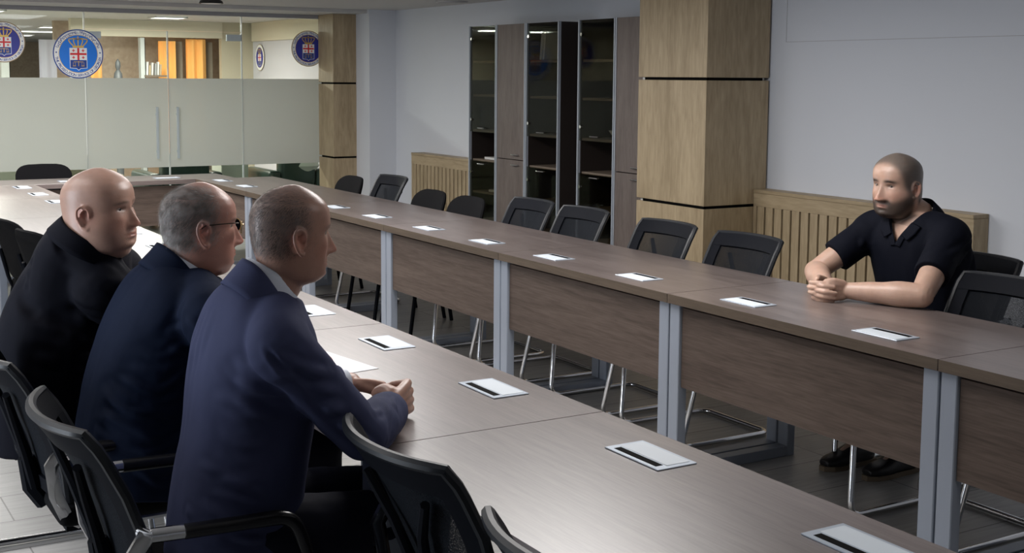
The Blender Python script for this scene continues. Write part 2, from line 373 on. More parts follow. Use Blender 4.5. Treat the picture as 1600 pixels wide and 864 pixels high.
# ------------------------------------------------------------------ tall cabinets
def handle(parent, x, y, z):
    h = MB(); h.tube(rounded([(x,y-.045,z),(x-.022,y-.045,z),(x-.022,y+.045,z),(x,y+.045,z)],.01,4),.006,8); h.build('handle','chrome',parent,True)
XC_, ZT = 2.0, 2.025
def cabinet(y0,y1,kind,label,hside=0):
    t = empty('tall_cabinet', (XC_,(y0+y1)/2,0), 0, label, 'cabinet', 'tall office cabinets along the right wall')
    h = (y1-y0)/2; D = XW-.005-XC_
    b = MB()
    b.box(.02,D,-h,-h+.018,0,ZT).box(.02,D,h-.018,h,0,ZT).box(.02,D,-h+.0181,h-.0181,ZT-.02,ZT).box(.02,D,-h+.0181,h-.0181,0,.07)
    b.build('body','cabinet_dark' ,t)
    MB().box(D-.012,D,-h+.0181,h-.0181,.0701,ZT-.0201).build('back_panel','cabinet_back' if y0 < 5.5 else 'cabinet_dark',t)  # lighter grey-olive back paints in the pale wall's reflection on the glass
    zs = [.42,.66,.925,1.17,1.46,1.735]
    for z in zs: MB().box(.03,D-.013,-h+.0185,h-.0185,z-.009,z+.009).build('shelf','cabinet_inside',t)
    if kind == 'wood':
        for nm,z0,z1,hz in (('door',.07,.962,.925),('door',.968,ZT,1.005)):
            d = MB().box(0,.018,-h+.012,h-.012,z0,z1,.001,1).build(nm,'cabinet_wood',t); handle(d,0,-h+.09 if hside else -h+.13,hz)
    else:
        for nm,z0,z1,hz in (('cabinet_door',.07,.925,.90),('cabinet_door',1.16,ZT-.002,1.195)):
            d = MB().box(.004,.010,-h+.017,h-.017,z0,z1).build(nm,'tinted_glass',t)
            d['label'] = 'tinted glass door'
            handle(d,.004,0,hz)
            for zz in (z0+.10,z1-.10):
                hn = MB(); hn.tube([(-.006,h-.04 if not hside else h-.05,zz),(.014,h-.04 if not hside else h-.05,zz)],.012,12); hn.build('hinge_boss','chrome',d,True)
    MB().box(-.004,.02,-h,-h+.011,.03,ZT+.002).box(-.004,.02,h-.011,h,.03,ZT+.002).build('edge_profile','alu',t)
    return t
cabinet(6.225,6.67,'glass','glass fronted dark cabinet, farthest from the near column')
cabinet(5.775,6.215,'wood','brown wooden door cabinet between two glass fronted ones')
cabinet(5.30,5.765,'glass','glass fronted cabinet just left of the dark gap between the cabinets')
cabinet(4.585,5.04,'glass','glass fronted cabinet just right of the dark gap between the cabinets')
cabinet(4.18,4.575,'wood','brown wooden door cabinet partly behind the near oak column')
def shelf_item(name,mb,m,x,y,z,label,cat,group=None,smooth=False):
    o = mb.build(name,m,smooth=smooth); o.location = (x,y,z); return setp(o,label,cat,group)
zsh = lambda z: z+.0095
shelf_item('ring_binder',MB().box(-.10,.10,-.035,.035,0,.24,.004,1),'ceramic',2.2,6.33,zsh(1.17),'pale ring binder upright in the farthest glass cabinet','binder')
shelf_item('booklet',MB().box(-.10,.10,-.09,.09,0,.02,.002,1),'ceramic',2.16,6.42,zsh(.925),'pale booklet lying in the open niche of the farthest glass cabinet','booklet')
shelf_item('booklet',MB().box(-.10,.10,-.08,.08,0,.02,.002,1),'ceramic',2.16,6.36,zsh(.66),'pale booklet lying low in the farthest glass cabinet','booklet')
for i,(yy,tl) in enumerate(((5.70,.12),(5.66,.10),(5.40,-.12),(5.37,-.1))):
    o = shelf_item('book',MB().box(-.09,.09,-.014,.014,0,.22,.002,1),'ceramic',2.18,yy,zsh(1.735)+.002,['pale book on the top shelf of the middle glass cabinet, leftmost','second pale book from the left on that top shelf of the middle glass cabinet','pale book leaning near the right side of the middle glass cabinet top shelf','rightmost pale book on the middle glass cabinet top shelf'][i],'book','books in the middle glass cabinet'); o.rotation_euler = (tl,0,0)
def figurine(y,z,s,label):
    o = MB().lathe([(.03*s,0),(.034*s,.01*s),(.012*s,.03*s),(.022*s,.06*s),(.026*s,.09*s),(.010*s,.12*s),(.015*s,.135*s),(.013*s,.155*s),(.003*s,.165*s)]).build('figurine','ceramic',smooth=True); o.location=(2.15,y,z); setp(o,label,'figurine')
figurine(5.36,zsh(1.17),.75,'small pale figurine on the middle shelf of the glass cabinet left of the gap')
figurine(4.66,zsh(1.46),.9,'small pale figurine on the upper shelf of the glass cabinet right of the gap')
figurine(4.62,zsh(.925),.6,'tiny pale figurine in the open niche right of the gap')
shelf_item('bowl',MB().lathe([(.03,0),(.035,.005),(.07,.035),(.085,.06),(.080,.06),(.06,.03),(.01,.012)]),'ceramic',2.17,4.74,zsh(1.17),'shallow pale bowl on the shelf of the glass cabinet right of the gap','bowl',smooth=True)

# ------------------------------------------------------------------ glass wall and doors
FZ0, FZ1 = .715, 1.575
def pane(name,x0,x1,z0,z1,label,cat):
    t = empty(name,((x0+x1)/2,YG,0),0,label,cat,'frameless glass wall')
    h = (x1-x0)/2
    MB().box(-h,h,-.005,.005,z0,z1).build('clear_pane','clear_glass',t)
    if z0 < 1: f = MB().box(-h,h,-.0075,-.0055,FZ0,FZ1).build('frosted_film','frosted_glass',t); f['label']='frosted film band'
    for e_ in (-h,h-.003): MB().box(e_,e_+.003,-.0085,.0085,z0,z1).build('pane_edge','glass_edge',t)
    return t
setp_names = [(-4.6,-3.0,0.01,2.19,'glass_panel','fixed glass panel far left behind the first man','glass panel'),
 (-3.0,-1.7,0.01,2.19,'glass_panel','fixed frosted glass panel at the left frame edge','glass panel'),
 (-1.7,-.44,0.01,2.19,'glass_panel','fixed frosted glass panel left of the glass double door','glass panel')]
for a,b,z0,z1,nm,lb,ct in setp_names: pane(nm,a+.003,b-.003,z0,z1,lb,ct)
pane('glass_panel',1.08+.003,2.12,0.01,2.19,'fixed frosted glass panel between the double door and the far column','glass panel')
pane('glass_panel',-.44+.003,1.08-.003,2.035,2.19,'clear glass transom panel above the glass double door','glass panel')
for a,b,hx,lb in ((-.437,.337,.215,'left leaf of the frosted glass double door'),(.343,1.077,.415,'right leaf of the frosted glass double door')):
    t = pane('glass_door',a,b,.012,2.028,lb,'glass door')
    c = (a+b)/2
    hd = MB(); hd.box(hx-c-.012,hx-c+.012,-.055,-.040,.80,1.30,.003,1); hd.box(hx-c-.008,hx-c+.008,-.041,-.0086,.86,.88); hd.box(hx-c-.008,hx-c+.008,-.041,-.0086,1.22,1.24)
    hd.build('pull_handle','handle_silver',t)
    s = 1 if hx > .3 else -1; e = (b-c)*s
    MB().box(min(e,e-s*.15),max(e,e-s*.15),-.015,.015,1.945,2.01,.003,1).build('patch_fitting','handle_silver',t)

# ------------------------------------------------------------------ emblems on the glass
def ring_pts(r,n=48,a0=0,a1=2*math.pi): return [(r*math.cos(a0+(a1-a0)*i/n), r*math.sin(a0+(a1-a0)*i/n)) for i in range(n)]
def disc(mb, r, y, t=.001, n=56, c=(0,0)):
    mb.poly([(c[0]+px,y,c[1]+pz) for px,pz in ring_pts(r,n)],(0,t,0))
def annulus(mb, r0, r1, y, t=.001, n=56):
    A = ring_pts(r1,n); B = ring_pts(r0,n)
    for i in range(n):
        j=(i+1)%n; mb.poly([(A[i][0],y,A[i][1]),(A[j][0],y,A[j][1]),(B[j][0],y,B[j][1]),(B[i][0],y,B[i][1])],(0,t,0))
def glyphs(text, R, a0, a1, size, inward, y, mname, parent):
    """letters set around a circle, each on its own tangent, as one mesh"""
    bm = bmesh.new(); n = len(text)
    widths = []; items = []
    for ch in text:
        if ch == ' ': widths.append(.45); items.append(None); continue
        cu = bpy.data.curves.new('g','FONT'); cu.body = ch; cu.size = 1; cu.align_x='CENTER'; cu.offset = .012
        o = bpy.data.objects.new('g',cu); COL.objects.link(o)
        dg = bpy.context.evaluated_depsgraph_get(); me = bpy.data.meshes.new_from_object(o.evaluated_get(dg))
        wd = (max(v.co.x for v in me.vertices)-min(v.co.x for v in me.vertices)) if len(me.vertices) else .5
        widths.append(wd+.14); items.append(me); bpy.data.objects.remove(o); bpy.data.curves.remove(cu)
    tot = sum(widths); pos = 0
    for wdt, me in zip(widths, items):
        f = (pos+wdt/2)/tot; pos += wdt
        if me is None: continue
        a = a0+(a1-a0)*f
        rad = Vector((math.cos(a),0,math.sin(a)))
        up = -rad if inward else rad
        right = Vector((up.z,0,-up.x))
        for v in me.vertices:
            x, yy = v.co.x*size, (v.co.y-.35)*size
            v.co = rad*R+right*x+up*yy+Vector((0,y,0))
        bm.from_mesh(me); bpy.data.meshes.remove(me)
    me = bpy.data.meshes.new('lettering'); bm.to_mesh(me); bm.free(); me.materials.append(MATS[mname])
    o = bpy.data.objects.new('lettering',me); COL.objects.link(o); o.parent = parent
    return o
def emblem(x,z,r,blue,label,yface=YG-.0095,rz=0,px=None,detail=True):
    t = empty('round_emblem',(x,yface,z),rz,label,'emblem','round emblems on the glass')
    m = MB(); disc(m,r,-.001,.001); m.build('rim','emblem_navy' if blue=='emblem_blue' else 'book_tan',t)
    m = MB(); disc(m,r*.955,-.002,.001); m.build('white_ring','emblem_white',t)
    m = MB(); disc(m,r*.775,-.0025,.0005); m.build('gold_line','gold',t)
    m = MB(); disc(m,r*.755,-.003,.0005); m.build('blue_field',blue,t)
    s = r
    # shield with the five cross flag
    m = MB(); m.poly([(px*s,-.0034,pz*s) for px,pz in ((-.345,.24),(.345,.24),(.345,-.58),(.09,-.60),(0,-.68),(-.09,-.60),(-.345,-.58))],(0,.0004,0)); m.build('shield_edge','emblem_white',t)
    m = MB(); m.poly([(px*s,-.0038,pz*s) for px,pz in ((-.325,.24),(.325,.24),(.325,-.25),(-.325,-.25))],(0,.0004,0)); m.build('flag_field','emblem_white',t)
    m = MB(); m.poly([(px*s,-.0038,pz*s) for px,pz in ((-.325,-.25),(.325,-.25),(.325,-.56),(.08,-.58),(0,-.65),(-.08,-.58),(-.325,-.56))],(0,.0004,0)); m.build('shield_base','emblem_navy',t)
    m = MB()
    def rect(a,b,c,d): m.poly([(a*s,-.0042,c*s),(b*s,-.0042,c*s),(b*s,-.0042,d*s),(a*s,-.0042,d*s)],(0,.0004,0))
    rect(-.04,.04,-.25,.24); rect(-.325,-.0402,-.045,.035); rect(.0402,.325,-.045,.035)
    for cx_ in (-.19,.19):
        for cz_ in (.135,-.145):
            rect(cx_-.055,cx_+.055,cz_-.018,cz_+.018); rect(cx_-.018,cx_+.018,cz_+.0182,cz_+.055); rect(cx_-.018,cx_+.018,cz_-.055,cz_-.0182)
    m.build('red_crosses','emblem_red',t)
    # scales in the base of the shield
    m = MB(); rect(-.012,.012,-.50,-.29); rect(-.19,-.0122,-.335,-.315); rect(.0122,.19,-.335,-.315)
    for c in (-.17,.17):
        rect(c-.06,c+.06,-.50,-.475); rect(c-.045,c-.035,-.474,-.336); rect(c+.035,c+.045,-.474,-.336)
    m.build('scales','gold',t)
    # crown
    m = MB(); rect(-.22,.22,.25,.33)
    def arc(p0,p1,p2,wd):
        P = [Vector((a,0,b)) for a,b in (p0,p1,p2)]; L = [P[0]*(1-k/10)**2+P[1]*2*(k/10)*(1-k/10)+P[2]*(k/10)**2 for k in range(11)]
        for a,b in zip(L,L[1:]):
            d = (b-a).normalized(); q = Vector((-d.z,0,d.x))*wd
            pts = [(a+q)*s,(b+q)*s,(b-q)*s,(a-q)*s]; m.poly([(p.x,-.0042,p.z) for p in pts],(0,.0004,0))
    arc((-.20,.33),(-.50,.62),(-.26,.60),.022); arc((.20,.33),(.50,.62),(.26,.60),.022)
    arc((-.11,.33),(-.28,.66),(-.04,.60),.020); arc((.11,.33),(.28,.66),(.04,.60),.020)
    arc((-.27,.60),(-.12,.66),(0,.58),.020); arc((.27,.60),(.12,.66),(0,.58),.020)
    rect(-.022,.022,.33,.60); rect(-.012,.012,.60,.72); rect(-.045,-.0122,.655,.68); rect(.0122,.045,.655,.68)
    m.build('crown','gold',t)
    if detail:
        glyphs('საქართველოს პროკურატურა', r*.865, math.radians(163), math.radians(17), r*.17, False, -.0024, 'emblem_navy', t)
        glyphs('THE PROSECUTION SERVICE OF GEORGIA', r*.865, math.radians(188), math.radians(352), r*.15, True, -.0024, 'emblem_navy', t)
    for sx in (-1,1):
        m = MB(); disc(m,.030*s,-.0028,.0004,16,(sx*.865*s,.055*s)); m.build('ring_dot','emblem_navy',t)
    return t
emblem(-.500,1.797,.228,'emblem_blue','bright blue round emblem with gold crown on the glass, largest on the glass wall',yface=YG-.017)
emblem(-1.150,1.895,.185,'emblem_violet','darker violet blue round emblem cut by the left edge of the photo')
emblem(1.785,1.885,.183,'emblem_violet','darker violet blue round emblem partly behind the far oak column')

emblem(0,0,.165,'emblem_violet','reflected emblem built on the side glass behind the far oak column',rz=-math.pi/2,detail=False)  # a reflection in the side glass, modelled as a solid emblem
bpy.data.objects['round_emblem.003'].location = (2.35,12.725,1.828)

# ------------------------------------------------------------------ the rooms behind the glass
struct('wall_far', MB().box(.12,5.0,13.9,14.0,0,ZC), 'brown_wall')
struct('wall_side', MB().box(2.36,2.40,YG+.3,13.0,0,2.03), 'side_glass')
struct('wall_recess', MB().box(1.95,2.9,13.0,13.1,0,ZC), 'cream_wall')
struct('trim_4', MB().box(.12,1.949,12.95,13.05,2.06,ZC-.001).box(2.32,2.44,YG+.3,12.94,2.031,ZC-.001), 'cream_soffit')
struct('wall_corridor', MB().box(-3.2,-3.1,YG+.3,YB,0,ZC), 'cream_wall')
struct('wall_end', MB().box(-3.09,4.9,YB-.1,YB,0,ZC), 'brown_wall')
def post(x,y,w,label):
    t = empty('partition_post',(x,y,0),0,label,'post','partition posts behind the glass')
    MB().box(-w/2,w/2,-.05,.05,0,2.05).build('post_body','post_grey',t)
    MB().box(w/2+.001,w/2+.012,-.03,.03,0,2.05).build('post_gasket','black_strip',t)
post(.955,13.0,.05,'slim grey post behind the glass, left of the two wide orange curtains')
post(.20,13.0,.16,'wide pale post behind the bright blue emblem')
post(-.55,13.4,.09,'slim pale post behind the glass at the left')
def curtain(x0,x1,y,m,name,label,amp=.03,ztop=2.02):
    mb = MB(); n = int((x1-x0)/.012)
    def fn(u,v):
        x = x0+(x1-x0)*u; return ((x, y+amp*math.sin(u*(x1-x0)*55)+.4*amp*math.sin(u*(x1-x0)*23+1), .001+(ztop-.001)*v),(0,-1,0))
    mb.sheet(fn,max(n,8),1,.004)
    return setp(mb.build(name,m,smooth=True),label,'curtain','curtains behind the glass')
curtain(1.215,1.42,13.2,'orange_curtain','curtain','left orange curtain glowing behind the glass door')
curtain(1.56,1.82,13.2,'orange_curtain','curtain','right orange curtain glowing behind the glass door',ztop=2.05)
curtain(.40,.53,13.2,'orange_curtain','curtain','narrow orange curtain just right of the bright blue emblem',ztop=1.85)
curtain(1.44,1.54,13.3,'grey_curtain','curtain','grey curtain between the two orange curtains')
curtain(1.85,1.925,13.3,'grey_curtain','curtain','grey curtain right of both orange curtains',amp=.012)
curtain(-.12,.08,13.6,'pale_blind','curtain','pale lavender blind left of the bright blue emblem',amp=.01)
setp(MB().box(-1.0,1.0,-.2,.2,0,.70,.005,1).build('pale_strip_block','sofa_cream',loc=(-1.65,11.3,0)),'long low pale block added to lighten the strip under the frosted glass at the left','cabinet')  # added pale block, brightening the clear strip under the frosted film
setp(MB().lathe([(.05,0),(.055,.3),(.04,.32),(.05,.9),(.055,1.3),(.06,1.5),(.045,1.62),(.02,1.66),(.032,1.70),(.028,1.75),(.004,1.79)]).build('floor_statue','statue',smooth=True,loc=(.62,12.8,0)),'dark slender standing statue behind the glass, right of the bright blue emblem','statue')
bk = MB().box(.97,1.25,12.92,13.0,1.58,1.60); bk = setp(bk.build('wall_shelf','cabinet_inside'),'dark wall shelf with books behind the glass door','shelf')
for i,(xx,hh,mt_) in enumerate(((1.0,.16,'ceramic'),(1.03,.12,'book_tan'),(1.06,.15,'ceramic'),(1.10,.14,'book_grey'),(1.13,.16,'ceramic'),(1.16,.13,'book_tan'))):
    o = MB().box(-.011,.011,-.03,.03,0,hh,.001,1).build('book',mt_,loc=(xx,12.955,1.6015)); o.rotation_euler=(0,.05,0)
    setp(o,['leftmost book on the wall shelf behind the glass door', 'second book from the left on the wall shelf behind the glass', 'third book from the left on the wall shelf behind the glass', 'third book from the right on the wall shelf behind the glass', 'second book from the right on the wall shelf behind the glass', 'rightmost book on the wall shelf beside the orange curtain'][i],'book','books behind the glass door')
k = 0
for (cx,cy,wx,wy) in ((1.0,12.0,.34,.34),(-1.05,11.55,.40,.34),(.58,13.55,.22,.4),(.90,13.5,.08,.2),(.75,16.1,.75,.45),(.72,18.2,.8,.5),(.55,20.5,1.0,.5),(.45,23,1.2,.5)):
    k += 1
    t = empty('ceiling_light_panel',(cx,cy,ZC-.001),0,['rectangular lit ceiling panel behind the glass door, nearest the camera','lit ceiling panel behind the glass at the left frame edge','small lit ceiling panel above the bright blue emblem, right one','tiny lit ceiling panel right of the one above the emblem','long lit ceiling panel just above the bright blue emblem','second lit ceiling panel in the row receding left of the emblem','third lit ceiling panel in the row receding left of the emblem','farthest lit ceiling panel in the corridor'][k-1],'ceiling light','corridor ceiling lights')
    MB().box(-wx/2,wx/2,-wy/2,wy/2,-.010,-.002).build('diffuser','light_panel',t)
    f = MB(); f.box(-wx/2-.012,-wx/2,-wy/2-.012,wy/2+.012,-.014,0).box(wx/2,wx/2+.012,-wy/2-.012,wy/2+.012,-.014,0).box(-wx/2,wx/2,-wy/2-.012,-wy/2,-.014,0).box(-wx/2,wx/2,wy/2,wy/2+.012,-.014,0)
    f.build('frame','ceiling_paint',t)
def sofa(x,y,w,m,label,h=.80,rz=0,arm=True):
    t = empty('sofa',(x,y,0),rz,label,'sofa')
    MB().box(-w/2,w/2,-.38,.38,.08,.42,.04,3).build('seat',m,t,True)
    MB().box(-w/2,w/2,-.40,-.20,.425,h,.05,3).build('backrest',m,t,True)
    if arm:
        for s in (-1,1): MB().box(min(s*w/2,s*(w/2+.14)),max(s*w/2,s*(w/2+.14)),-.40,.36,.08,.60,.04,3).build('armrest',m,t,True)
    n = 4
    for sx in (-1,1):
        for sy in (-1,1): MB().box(sx*(w/2-.06)-.025,sx*(w/2-.06)+.025,sy*.3-.025,sy*.3+.025,0,.08).build('leg','lamp_black',t)
    return t
sofa(.70,10.75,.50,'sofa_green','dark green leather sofa behind the glass door, seen under the frosted band')
sofa(1.88,10.62,.40,'sofa_green','dark green leather armchair behind the glass beside the far column')
sofa(-.25,10.85,.42,'dried_grass','beige upholstered armchair behind the glass, left of the door handles')
setp(MB().box(-.15,.15,-.17,.17,0,.70,.01,2).build('side_cabinet','sofa_cream',loc=(1.29,10.75,0)),'pale side cabinet behind the glass between the two green seats','cabinet')
setp(MB().lathe([(.02,0),(.12,.02),(.17,.09),(.15,.14),(.04,.17)]).build('cushion','sofa_cream',smooth=True,loc=(1.98,10.35,.55)),'pale rounded cushion on the dark green armchair','cushion')

# ------------------------------------------------------------------ ceiling fittings in this room
def downlight(x,y,z,label):
    t = empty('round_ceiling_lamp',(x,y,z),0,label,'ceiling lamp','round ceiling lamps')
    MB().lathe([(.07,0),(.095,-.012),(.105,-.035),(.098,-.037),(.09,-.03),(.01,-.03)]).build('lamp_body','lamp_black',t,True)
    MB().lathe([(.001,-.031),(.088,-.031),(.088,-.036),(.001,-.038)]).build('lamp_diffuser','emblem_white',t,True)
downlight(.32,8.25,ZC-.001,'round dark ceiling lamp with a white diffuser at the top edge of the photo')
t = empty('air_vent',(2.12,7.2,ZC-.001),0,'round grey ceiling air vent near the far white wall','air vent')
for r0,r1 in ((.03,.05),(.07,.09),(.11,.14)): MB().lathe([(r0,0),(r0,-.008),(r1,-.014),(r1,0)]).build('vent_ring','ceiling_paint',t,True)

# ------------------------------------------------------------------ conference tables
HT, TT, W_ = .75, .037, .670
def cable_port(parent, x, y, slot_side=1, L=.205, Wd=.112):
    t = MB().box(-Wd/2,Wd/2,-L/2,L/2,0,.0035,.001,1).build('cable_port','port_frame',parent); t.location = (x,y,HT)
    s = slot_side
    a,b = sorted((s*(Wd/2-.012), s*(Wd/2-.032)))
    MB().box(a,b,-L/2+.022,L/2-.022,.0034,.0042).build('slot','black_strip',t)
    a,b = sorted((-s*(Wd/2-.010), s*(Wd/2-.036)))
    MB().box(a,b,-L/2+.013,L/2-.013,.0030,.0046,.0008,1).build('lid','port_lid',t)
    return t
def leg_frame(parent, y, w=.062, d0=.0, gap=0):
    """closed C shaped leg frame: front post, rear post, floor beam and top rail"""
    m = MB(); a, b = y-w/2, y+w/2
    m.box(d0,d0+.045,a,b,0,HT-TT-.001,.003,1).box(W_-.055,W_-.012,a,b,.0,HT-TT-.001,.003,1)
    m.box(d0+.0451,W_-.0551,a+.002,b-.002,.0,.045,.002,1).box(d0+.0451,W_-.0551,a+.002,b-.002,HT-TT-.04,HT-TT-.001,.002,1)
    return m.build('leg','silver_paint',parent)
def desk(x, y, L, flip, label, ports, px=.150, group='conference tables in the square'):
    t = empty('conference_table',(x,y,0), math.pi if flip else 0, label,'table',group)
    g = .002
    tp_ = MB().box(.0012,W_,g,L-g,HT-TT,HT).build('tabletop','table_wood',t)
    MB().box(0,.001,g,L-g,HT-TT,HT-.0004).build('edge_band','edge_wood',tp_)
    MB().box(.024,.042,.070,L-.070,.375,HT-TT-.012,.001,1).build('modesty_panel','panel_wood',t)
    leg_frame(t,.0355,d0=.012); leg_frame(t,L-.0355,d0=.012)
    MB().box(.05,.62,.069,.085,HT-TT-.05,HT-TT-.001).box(.05,.62,L-.085,L-.069,HT-TT-.05,HT-TT-.001).build('cross_rail','silver_dark',t)
    for p in ports: cable_port(t, px, p)
    return t
JR = [-2.70,-1.362,0.0,1.375,2.735,4.07,5.34,6.49,7.745]
PR = {0.0:(.357,1.058),1.375:(1.769,2.46),2.735:(3.114,3.783),4.07:(4.483,5.125),5.34:(5.70,6.20),6.49:(6.90,7.50),-1.362:(-1.03,-.36),-2.70:(-2.4,-1.7)}
LR = ['table of the right row nearest the camera, mostly outside the right frame edge','second table of the right row, at the lower right corner','right row table in front of the man in the navy polo','right row table just left of the man in the navy polo','right row table with the two cable ports left of the near oak column','right row table in front of the glass cabinets','right row table behind the head of the man in the blue suit','last table of the right row, meeting the far cross table']
for i in range(8):
    a,b = JR[i],JR[i+1]
    desk(0,a,b-a,False,LR[i],[p-a for p in PR[a]])
XLI = -1.272
JL = [-2.70,-1.362,0.0,1.362,2.70,4.03,5.36,6.60,7.745]
PL = {-1.362:(-1.033,-.377),0.0:(.350,1.047),1.362:(1.70,2.39),2.70:(3.04,3.70),4.03:(4.38,5.03),5.36:(5.67,6.287),6.60:(6.909,7.536),-2.70:(-2.4,-1.7)}
LL = ['left row table below the bottom edge of the photo','left row table in the foreground with two cable ports','left row table under the hands of the man in the blue suit','left row table in front of the man in the navy suit','left row table in front of the man in black','left row table beyond the man in black','left row table with a silver leg at the left frame edge','last table of the left row, meeting the far cross table']
for i in range(8):
    a,b = JL[i],JL[i+1]
    if i == 0: continue
    desk(XLI,b,b-a,True,LL[i],[b-p for p in PL[a]],px=.132)
# far cross table
t = empty('conference_table',(0,7.75,0),0,'far cross table closing the square in front of the glass wall','table','conference tables in the square')
x0,x1 = -2.1,.34; xm = -.58
MB().box(x0,xm-.002,0,.535,HT-TT,HT,.0015,1).box(xm+.002,x1,0,.535,HT-TT,HT,.0015,1).build('tabletop','table_wood_x',t)
MB().box(-1.20,xm-.05,.03,.048,.375,HT-TT-.012).box(xm+.05,-.07,.03,.048,.375,HT-TT-.012).build('modesty_panel','panel_wood_x',t)
for xx in (-1.97,xm-.04,xm+.04,.24):
    MB().box(xx-.03,xx+.03,.10,.145,0,HT-TT-.001).box(xx-.03,xx+.03,.46,.505,0,HT-TT-.001).box(xx-.028,xx+.028,.1451,.4599,0,.045).build('leg','silver_paint',t)
for xx in (-.95,-.18):
    c = cable_port(t,xx,.22); c.rotation_euler = (0,0,math.pi/2)

# ------------------------------------------------------------------ papers
pp = MB().box(-.105,.105,-.1485,.1485,0,.0012); o = pp.build('paper_sheet','paper',loc=(-1.705,.86,HT+.0003)); o.rotation_euler=(0,0,.15)
setp(o,'white sheet of paper on the left row beside the man in the blue suit','paper')

# ------------------------------------------------------------------ chairs
def mesh_chair():
    t = empty('mesh_chair')
    m = MB().box(-.215,.235,-.225,.225,.435,.495,.028,4); m.build('seat','black_fabric',t,True)
    MB().box(-.19,.20,-.19,.19,.418,.436).build('seat_pan','black_plastic',t)
    # backrest: a curved frame with a mesh window; corners reach forward
    def P(u, z, off=0):            # u in -1..1
        s = (z-.50)/(.885-.50)
        x = -.215-.045*s-.120*s*s + .060*abs(u)**2.2*(.55+.45*s)
        return Vector((x-off, u*.222*(.86+.14*min(1,s*1.6)), z))
    def nrm(u,z):
        a = P(min(1,u+.02),z)-P(max(-1,u-.02),z); b = P(u,z+.01)-P(u,z-.01); return a.cross(b).normalized()
    fr = MB(); nu = 22
    def strip(ua,ub,za,zb,n1,n2,th):
        fr.sheet(lambda a,b: (P(ua+(ub-ua)*a, za+(zb-za)*b), nrm(ua+(ub-ua)*a, za+(zb-za)*b)), n1, n2, th)
    strip(-1,1,.822,.885,nu,3,.020); strip(-1,-.80,.50,.8215,4,6,.018); strip(.80,1,.50,.8215,4,6,.018); strip(-.7995,.7995,.50,.540,14,2,.018)
    fr.build('back_frame','black_plastic',t,True)
    rim = MB(); pts = [P(-1,.50,.0)]+[P(-1,z) for z in (.58,.66,.74,.82,.85)]+[P(u*.97,.882) for u in np.linspace(-1,1,17)]+[P(1,z) for z in (.85,.82,.74,.66,.58,.50)]
    rim.tube(pts,.0125,8); rim.build('back_rim','rim_grey',t,True)
    ms = MB(); ms.sheet(lambda a,b: (P(-.799+1.598*a, .541+.280*b), nrm(-.799+1.598*a,.541+.280*b)), 14, 6, .0015); ms.build('mesh_window','mesh_fabric',t,True)
    sp = MB()
    for s in (-1,1): sp.tube([P(s*.10,.50,.020),P(s*.14,.60,.024),P(s*.30,.70,.022),P(s*.60,.79,.020)],[.016,.014,.012,.010],8)
    sp.tube([P(0,.45,.012)+Vector((.02,0,0)),P(0,.50,.022),P(0,.58,.024)],[.03,.03,.022],8)
    sp.build('back_support','black_plastic',t,True)
    cf = MB()
    for s in (-1,1):
        y = s*.262
        cf.tube(rounded([(-.215,s*.225,.66),(-.195,y,.657),(.125,y,.648),(.19,y,.30),(.235,s*.225,.014),(-.27,s*.225,.014),(-.27,0,.014)],.055,6),.0115,10)
        cf.tube([(.178,y*.97,.43),(.17,s*.19,.425),(-.12,s*.19,.425)],.010,8)
    cf.build('chrome_frame','chrome',t,True)
    for s in (-1,1):
        y = s*.262
        MB().tube(rounded([(-.13,y,.6570),(.112,y,.6505),(.145,y,.56)],.04,6),.0165,10).build('armrest','arm_pad',t,True)
        MB().tube([(-.20,y*.985,.659),(-.132,y,.6575)],.0160,10).build('arm_joint','chrome',t,True)
        br = MB(); br.tube([(-.208,y*.97,.66),(-.235,y*.96,.62),(-.225,y*.93,.54),(-.195,y*.80,.47),(-.15,y*.75,.44)],.012,6,rz=.020); br.build('back_bracket','chrome',t,True)
    return t
mat('rim_grey', (.010,.012,.016), .42, spec=.35)
def fabric_chair():
    t = empty('fabric_chair')
    def pad(z0,z1,hw,lean,curve):
        mb = MB()
        N=28; ring=[]
        def outline(k):
            a = 2*math.pi*k/N; e=.42
            c,s = math.cos(a),math.sin(a)
            return (math.copysign(abs(c)**e,c), math.copysign(abs(s)**e,s))
        lay = [(.0,.82),(.35,.96),(1,1),(1.6,.97),(2,.85)]
        rings=[]
        for d,sc in lay:
            rr=[]
            for k in range(N):
                u,v = outline(k); u*=sc; v*=sc; z = (z0+z1)/2+v*(z1-z0)/2
                if v > 0: u *= 1-.10*v**4
                x = lean(z)+curve*u*u - .020+d*.020
                rr.append(mb.bm.verts.new((x,u*hw,z)))
            rings.append(rr)
        for A,B in zip(rings,rings[1:]):
            for k in range(N): mb.bm.faces.new((A[k],A[(k+1)%N],B[(k+1)%N],B[k]))
        mb.bm.faces.new(rings[0][::-1]); mb.bm.faces.new(rings[-1]); return mb
    pad(.49,.845,.235,lambda z:-.215-(z-.49)*.30,.05).build('backrest','black_fabric',t,True)
    MB().box(-.20,.23,-.225,.225,.425,.485,.028,4).build('seat','black_fabric',t,True)
    for s in (-1,1):
        MB().tube([(-.265,s*.215,0.0),(-.19,s*.20,.43)],.0125,10).build('leg','black_plastic',t,True)
        MB().tube([(.255,s*.215,0.0),(.19,s*.20,.43)],.0125,10).build('leg','black_plastic',t,True)
    for s in (-1,1): MB().tube([(.19,s*.20,.42),(-.19,s*.20,.42),(-.225,s*.17,.50),(-.27,s*.15,.66)],.011,8).build('side_frame','black_plastic',t,True)
    return t
def place(proto,used,x,y,rz,label,group):
    o = proto if not used else copy_tree(proto)
    o.location=(x,y,0); o.rotation_euler=(0,0,rz); return setp(o,label,'chair',group)
mc = mesh_chair()
G1 = 'mesh chairs around the tables'
